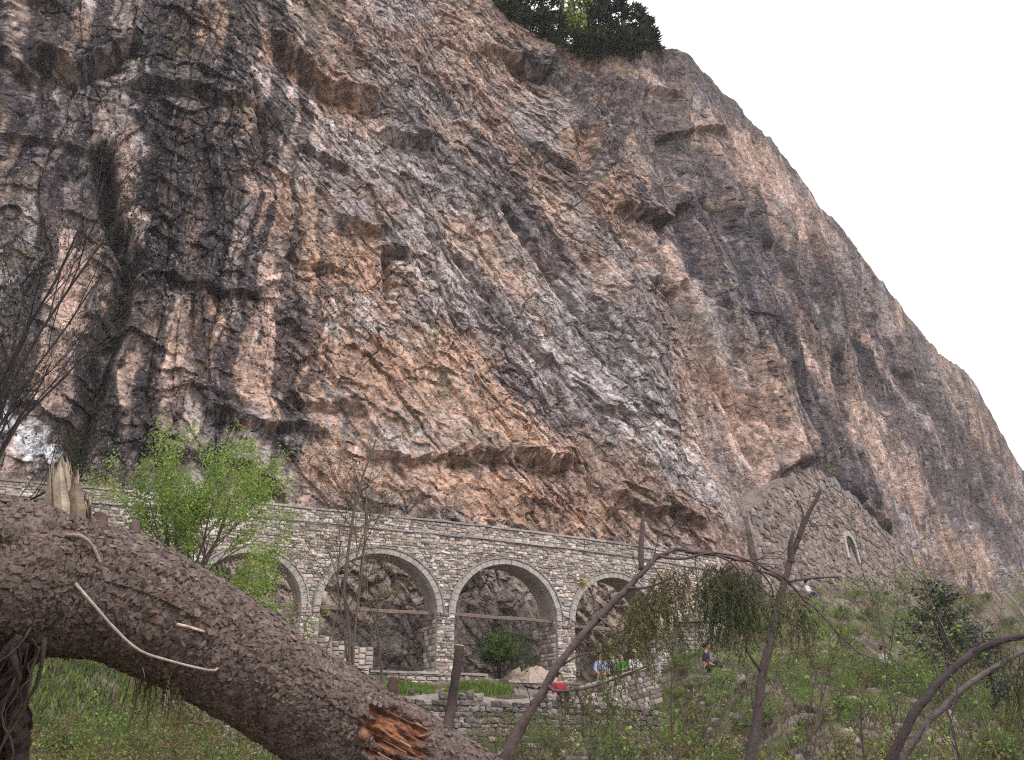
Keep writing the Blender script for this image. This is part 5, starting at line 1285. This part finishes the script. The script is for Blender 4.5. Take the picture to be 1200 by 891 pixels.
# loose stones
def rubble(name, N, gx_, gy_, smin, smax, label):
    mb = MB(); y_ = gy_(N); x_ = gx_(N, y_); ok = y_ < wall_y(x_) + 1.5; x_, y_ = x_[ok], y_[ok]; z_ = terrain(x_, y_)
    for x, y, zz in zip(x_, y_, z_):
        v, q, t = SHAPES[rv.integers(len(SHAPES))]; sc = smin * (smax / smin) ** (rv.random() ** 1.8)
        v = v * np.array([1, 0.9, 0.7]) * sc * rv.uniform(0.7, 1.3, 3); a = rv.uniform(0, 6.28); b_ = rv.uniform(0.9, 2.0)
        v = np.stack([v[:, 0], v[:, 1] * math.cos(b_) + v[:, 2] * math.sin(b_), -v[:, 1] * math.sin(b_) + v[:, 2] * math.cos(b_)], -1)
        v = np.stack([v[:, 0] * math.cos(a) - v[:, 1] * math.sin(a), v[:, 0] * math.sin(a) + v[:, 1] * math.cos(a), v[:, 2]], -1)
        mb.add(v + np.array([x, y, zz + 0.05 * sc]), q, t, STONE_COLS[rv.choice([2, 5, 8, 9, 10, 8])] * rv.uniform(0.5, 0.95) * np.array([1.03, .98, .97]))
    o = mb.build(name, M_STONE); tag(o, label, "rubble", kind="stuff")
rubble("rubble", 2600, lambda n, y: (rv.uniform(770, 1230, n) - 600) / FPX * y * 1.02, lambda n: 12 + 75 * rv.random(n) ** 1.2, 0.10, 0.42, "grey rubble strewn over the right slope")
rubble("terrace_rubble", 500, lambda n, y: rv.uniform(-7, 6.5, n), lambda n: rv.uniform(27, 37, n), 0.08, 0.26, "small rubble on the terrace below the arches")
rubble("bank_rubble", 260, lambda n, y: rv.uniform(-6, 7.5, n), lambda n: rv.uniform(22, 31, n), 0.1, 0.36, "fallen stones at the foot of the dry stone wall")
# sandy mound in the third arch
sm = s_of(628, 4.0); gm = np.linspace(-1.3, 1.3, 40); MX, MY = np.meshgrid(gm, gm); rr_ = np.hypot(MX / 1.15, MY / 0.8)
fo, ft, fe, fr2 = facets(MX / 0.42 + 3, MY / 0.42, 8)
MZ = 0.62 * np.maximum(1 - rr_ ** 1.7, 0) ** 0.75 * (1 + 0.35 * fo + 0.3 * MX) + 0.12 * ft + 0.05 * fbm(MX / 0.25, MY / 0.25, 6, 4) - 0.2 * (rr_ > 1)
w0 = wpt(sm, -0.35, 3.93); axm = wall_ax(sm)
MV = np.stack([w0[0] + MX * axm[0] - MY * axm[1], w0[1] + MX * axm[1] + MY * axm[0], w0[2] + MZ], -1).reshape(-1, 3)
ii = (np.arange(39)[:, None] * 40 + np.arange(39)[None, :]); MQ = np.stack([ii, ii + 1, ii + 41, ii + 40], -1).reshape(-1, 4)
mnd = link("rock_mound", make_mesh("rock_mound", MV - w0, MQ, None, np.broadcast_to(lin(168, 150, 136), (1600, 3)), False), M_STONE, None, w0)
tag(mnd, "pale boulder heap at the right foot of the third arch", "boulder")
# yellow green tuft rooted in the masonry between two arches
tp = wpt(s_of(682, 7.6), 0.06, 7.62); tf = empty("wall_tuft", tp, "small yellow flowering tuft growing out of the aqueduct wall", "plant")
mb = MB(); leaves(mb, tp + rv.normal(0, 0.07, (90, 3)), rv.normal(size=(90, 3)) + np.array([0.3, -0.6, 0.4]), 0.10, 0.06, rv, vary(rv, 90, lin(196, 176, 70), 0.3, 0.1)); mb.build("foliage", M_LEAF, tf)
mb = MB()
for k in range(8): tube(mb, np.linspace(tp, tp + rv.normal(0, 0.07, 3) + np.array([0, -0.05, 0.03]), 3), [0.006, 0.004, 0.002], 3, lin(96, 88, 60))
mb.build("stems", M_TWIG, tf)

# ================================================================= STAIR PARAPET AND STEPS
sp_ = empty("sloping_parapet", at(725, 800, 32.6), "low sloping stone parapet with dark coping in front of the visitors", "wall")
A0, A1 = at(676, 809, 32.4), at(768, 780, 33.6); dirp = unit((A1 - A0)[:2]); mps = Masonry(sp_, 160); mb = MB()
nrm = np.array([dirp[1], -dirp[0], 0])
mb.add(np.array([A0 + nrm * .15 - [0, 0, 1.2], A1 + nrm * .15 - [0, 0, 1.2], A1 + nrm * .15, A0 + nrm * .15, A0 - nrm * .15, A1 - nrm * .15, A0 - nrm * .15 - [0, 0, 1.2], A1 - nrm * .15 - [0, 0, 1.2]]), [[0, 1, 2, 3], [3, 2, 5, 4], [4, 5, 7, 6]]); mb.build("masonry_core", M_MORTAR, sp_)
Lp = float(np.linalg.norm((A1 - A0)[:2])); zz = 0.04
while zz < 1.2:
    h = rng.uniform(.11, .2); u = -rng.uniform(0, .2)
    while u < Lp:
        w = rng.uniform(.16, .42); f = np.clip((u + w / 2) / Lp, 0.02, 0.98)
        mps.put(A0 + (A1 - A0) * f + nrm * 0.16 - np.array([0, 0, zz + h / 2 + rng.uniform(-.02, .02)]), dirp, w, h, .09, cols=[1, 2, 5, 4, 9], rot=-math.atan2((A1 - A0)[2], Lp) + rng.normal() * .05); u += w
    zz += h
mps.finish()
for i in range(6):
    f0, f1 = i / 6 + .004, (i + 1) / 6 - .004; p0, p1 = A0 + (A1 - A0) * f0, A0 + (A1 - A0) * f1; mb = MB()
    mb.add(np.array([p + nrm * o + np.array([0, 0, h]) for h in (0.003, 0.07) for p, o in ((p0, .24), (p1, .24), (p1, -.22), (p0, -.22))]), [[0, 1, 5, 4], [4, 5, 6, 7], [1, 0, 3, 2], [1, 2, 6, 5], [3, 0, 4, 7], [2, 3, 7, 6]]); mb.build("coping_slab", M_COPING, sp_)
LP0 = at(808, 728, 38.2)
stp = empty("stone_landing", LP0 - np.array([0, 0, 2.2]), "small grey stone landing with a thick top slab behind the needle sprays", "landing")
def box_at(mb, c, hx, hy, hz, jit=0.0):
    vv = np.array([[sx * hx, sy * hy, sz * hz] for sz in (-1, 1) for sx, sy in ((-1, -1), (1, -1), (1, 1), (-1, 1))]) + rng.normal(0, jit, (8, 3)) + c
    mb.add(vv, [[0, 1, 5, 4], [1, 2, 6, 5], [2, 3, 7, 6], [3, 0, 4, 7], [4, 5, 6, 7], [3, 2, 1, 0]])
mb = MB(); box_at(mb, LP0, 0.52, 0.5, 0.09, .01); mb.build("top_slab", M_COPING, stp)
mb = MB(); box_at(mb, LP0 - np.array([0, -0.1, 1.3]), 0.4, 0.4, 1.2); mb.build("masonry_core", M_MORTAR, stp)
msl = Masonry(stp, 60); zz = 0.1
while zz < 2.2:
    h = rng.uniform(.13, .22); u = -0.42
    while u < 0.4:
        w = rng.uniform(.2, .4); msl.put(LP0 + np.array([u + w / 2, -0.3, -zz - h / 2]), (1, 0), w - .02, h - .02, .12, cols=[1, 2, 5, 4]); u += w
    zz += h
msl.finish()

# ================================================================= PEOPLE
def skin_obj(name, pts, edges, radii, mat, parent, root=0, sub=1):
    me = bpy.data.meshes.new(name); me.from_pydata([tuple(p) for p in pts], edges, []); me.materials.append(mat)
    o = bpy.data.objects.new(name, me); COL.objects.link(o); o.parent = parent
    m = o.modifiers.new("skin", 'SKIN'); m.use_smooth_shade = True
    for i, r in enumerate(radii):
        sv = me.skin_vertices[0].data[i]; sv.radius = (r, r) if np.ndim(r) == 0 else tuple(r); sv.use_root = (i == root)
    s = o.modifiers.new("subsurf", 'SUBSURF'); s.levels = sub; s.render_levels = sub
    return o
def flat_mat(name, c, rough=0.8): return material(name, rough, 0.25, attr=False, color=tuple(c), var_scale=18, var=(0.8, 1.15))
M_SKIN = flat_mat("skin", lin(190, 148, 128), 0.6)
def person(loc, yaw, label, shirt, trousers, hair, sitting=False, H=1.7, hat=None, arm=0.0, bag=None):
    k = H / 1.7; o = empty("person", loc, label, "person"); o.rotation_euler = (0, 0, yaw); o.scale = (k,) * 3
    hz = 0.16 if sitting else 0.92
    pel = (0, 0, hz); wst = (0, 0.01, hz + .20); chs = (0, 0.0, hz + .40); nk = (0, -.01, hz + .53); hd0 = (0, -.02, hz + .57); hd1 = (0, -.03, hz + .69); hd2 = (0, -.02, hz + .81)
    P = [pel, wst, chs, nk, hd0, hd1, hd2]; R = [.15, .135, .16, .07, .075, .125, .085]; E = [(0, 1), (1, 2), (2, 3), (3, 4), (4, 5), (5, 6)]
    arms = {}
    for s in (-1, 1):
        sh = (s * .18, 0, hz + .44); el = (s * .25, -.05 - .1 * arm, hz + .19); wr = (s * .20, -.20 - .14 * arm, hz + .08 + .22 * arm); hn = (s * .18, -.27 - .16 * arm, hz + .06 + .27 * arm)
        b = len(P); P += [sh, el, wr, hn]; R += [.062, .046, .033, .036]; E += [(2, b), (b, b + 1), (b + 1, b + 2), (b + 2, b + 3)]; arms[s] = (sh, el, wr)
        for f in range(4):                                # fingers
            q = len(P); P += [(hn[0] + (f - 1.5) * .018, hn[1] - .05, hn[2] - .012), (hn[0] + (f - 1.5) * .02, hn[1] - .085 + .008 * abs(f - 1), hn[2] - .035)]; R += [.011, .008]; E += [(b + 3, q), (q, q + 1)]
        q = len(P); P += [(hn[0] - s * .045, hn[1] - .02, hn[2] + .005)]; R += [.012]; E += [(b + 3, q)]
        legs = [(s * .10, 0, hz - .06), (s * .14, -.42, hz + .18), (s * .13, -.52, .06), (s * .13, -.66, .03)] if sitting else [(s * .10, 0, hz - .08), (s * .11, -.02, .50), (s * .11, .02, .08), (s * .12, -.14, .04)]
        b = len(P); P += legs; R += [.095, .062, .045, .042]; E += [(0, b), (b, b + 1), (b + 1, b + 2), (b + 2, b + 3)]
        arms[(s, 'l')] = legs
    q = len(P); P += [(0, -.15, hz + .685)]; R += [.02]; E += [(5, q)]        # nose
    body = skin_obj("body", P, E, R, M_SKIN, o)
    P = [(0, 0, hz + .02), wst, chs, (0, -.005, hz + .49)]; R = [.158, .152, .172, .085]; E = [(0, 1), (1, 2), (2, 3)]
    for s in (-1, 1):
        sh, el, wr = arms[s]; b = len(P); P += [sh, el, tuple(np.array(el) * .4 + np.array(wr) * .6)]; R += [.08, .064, .052]; E += [(2, b), (b, b + 1), (b + 1, b + 2)]
    skin_obj("shirt", P, E, R, flat_mat("shirt_cloth", shirt), o)
    P = [(0, 0.005, hz + .03), (0, 0, hz - .02)]; R = [.145, .15]; E = [(0, 1)]
    for s in (-1, 1):
        L = arms[(s, 'l')]; b = len(P); P += [L[0], L[1], L[2]]; R += [.112, .082, .066]; E += [(1, b), (b, b + 1), (b + 1, b + 2)]
    skin_obj("trousers", P, E, R, flat_mat("trouser_cloth", trousers), o)
    ph, la = np.meshgrid(np.linspace(0, 2 * np.pi, 13)[:-1], np.linspace(0.0, 1.0, 7)); mb = MB()          # cap of hair: low at the nape, high at the brow
    lo = -0.35 + 0.75 * np.clip(-np.sin(ph), 0, 1); el = lo + (np.pi / 2 - lo) * la; rr2 = 0.122 + 0.006 * np.sin(5 * ph) * (1 - la)
    vv = np.stack([rr2 * 0.9 * np.cos(el) * np.cos(ph), -.012 + rr2 * 1.05 * np.cos(el) * np.sin(ph), hz + .715 + rr2 * 1.1 * np.sin(el)], -1).reshape(-1, 3)
    qq = [[r * 12 + c, r * 12 + (c + 1) % 12, r * 12 + 12 + (c + 1) % 12, r * 12 + 12 + c] for r in range(6) for c in range(12)]; mb.add(vv, qq)
    if hat is not None:                                   # brim
        a = np.linspace(0, 2 * np.pi, 13)[:-1]; mb.add(np.vstack([np.stack([.10 * np.cos(a), -.012 + .12 * np.sin(a), hz + .76 + 0 * a], -1), np.stack([.19 * np.cos(a), -.03 + .21 * np.sin(a), hz + .735 + 0 * a], -1)]), [[c, (c + 1) % 12, 12 + (c + 1) % 12, 12 + c] for c in range(12)])
    link("hat" if hat is not None else "hair", mb.mesh("hair", smooth=True), flat_mat("hat_cloth" if hat is not None else "hair_strands", hat if hat is not None else hair), o)
    for s in (-1, 1):                                     # eyes
        mb = MB(); a = np.linspace(0, 2 * np.pi, 7)[:-1]
        mb.add(np.vstack([np.stack([s * .036 + .012 * np.cos(a), -.132 + 0 * a, hz + .705 + .007 * np.sin(a)], -1), [[s * .036, -.138, hz + .705]]]), None, [[i, (i + 1) % 6, 6] for i in range(6)], (0.02, 0.02, 0.02)); ey = link("eye", mb.mesh("eye"), M_TWIG, o)
    if bag is not None: skin_obj("backpack", [(0, .20, hz + .12), (0, .22, hz + .30), (0, .19, hz + .44)], [(0, 1), (1, 2)], [.12, .14, .09], flat_mat("bag_cloth", bag), o)
    return o
def stand(px, py_head, Y, H, sitting=False):
    """feet so that the crown of the head is seen at py_head"""
    p = at(px, py_head, Y); p[2] -= (0.16 + .84 if sitting else 1.74) * H / 1.7; return p
def seat(px, py, Y):
    p = stand(px, py, Y, 1.7, True); p[2] = tz(p[0], p[1]) + 0.02; return p
blk, brn = lin(30, 26, 25), lin(58, 42, 34)
person(stand(655, 788, 31.6, 1.62, True), 0.4, "seated visitor in a red top on the edge of the terrace", lin(150, 48, 58), lin(52, 52, 60), blk, True, 1.62)
person(stand(704, 764, 33.9, 1.68), 0.2, "dark haired visitor in a blue and white top, leftmost of the standing group", lin(150, 164, 200), lin(52, 58, 84), blk, H=1.68)
person(stand(717, 762, 34.3, 1.72), 2.9, "visitor in a pale top with a blue backpack, second from left in the group", lin(214, 216, 222), lin(60, 64, 86), brn, H=1.72, bag=lin(84, 100, 150))
person(stand(728, 765, 34.0, 1.62), -0.5, "visitor in a bright green shirt in the standing group", lin(70, 168, 62), lin(66, 66, 74), brn, H=1.62, arm=0.5)
person(stand(743, 762, 33.8, 1.7), 0.5, "visitor in white with a white hat, rightmost of the standing group", lin(226, 226, 232), lin(190, 188, 186), brn, H=1.7, hat=lin(232, 232, 236), arm=0.6)
person(seat(827, 763, 34.0), 1.2, "seated visitor in a dark blue jacket beside the needle sprays", lin(44, 52, 76), lin(40, 40, 46), blk, True)
person(stand(1033, 757, 39.5, 1.7, True), 0.6, "seated visitor in a white shirt high on the bushy slope", lin(222, 224, 226), lin(52, 52, 60), blk, True)
person(seat(941, 650, 46.3), 0.9, "seated visitor in a white top on the path by the ruined wall", lin(206, 208, 218), lin(84, 86, 104), blk, True, arm=0.5)

# ================================================================= AIR
hz = MB()
x0, x1, y0, y1, z0, z1 = -2520, 2520, -2520, 2520, -60.0, 75.0
hz.add(np.array([[x, y, z] for z in (z0, z1) for x, y in ((x0, y0), (x1, y0), (x1, y1), (x0, y1))]), [[3, 2, 1, 0], [4, 5, 6, 7], [0, 1, 5, 4], [1, 2, 6, 5], [2, 3, 7, 6], [3, 0, 4, 7]])
m = bpy.data.materials.new("valley_haze"); m.use_nodes = True; nt = m.node_tree; nt.nodes.clear()
ou = nt.nodes.new("ShaderNodeOutputMaterial"); pv = nt.nodes.new("ShaderNodeVolumePrincipled")
pv.inputs["Color"].default_value = (0.93, 0.92, 0.96, 1); pv.inputs["Density"].default_value = 0.0005
nt.links.new(pv.outputs[0], ou.inputs["Volume"])
tag(hz.build("haze", m), "thin pale valley haze", "haze", kind="stuff")
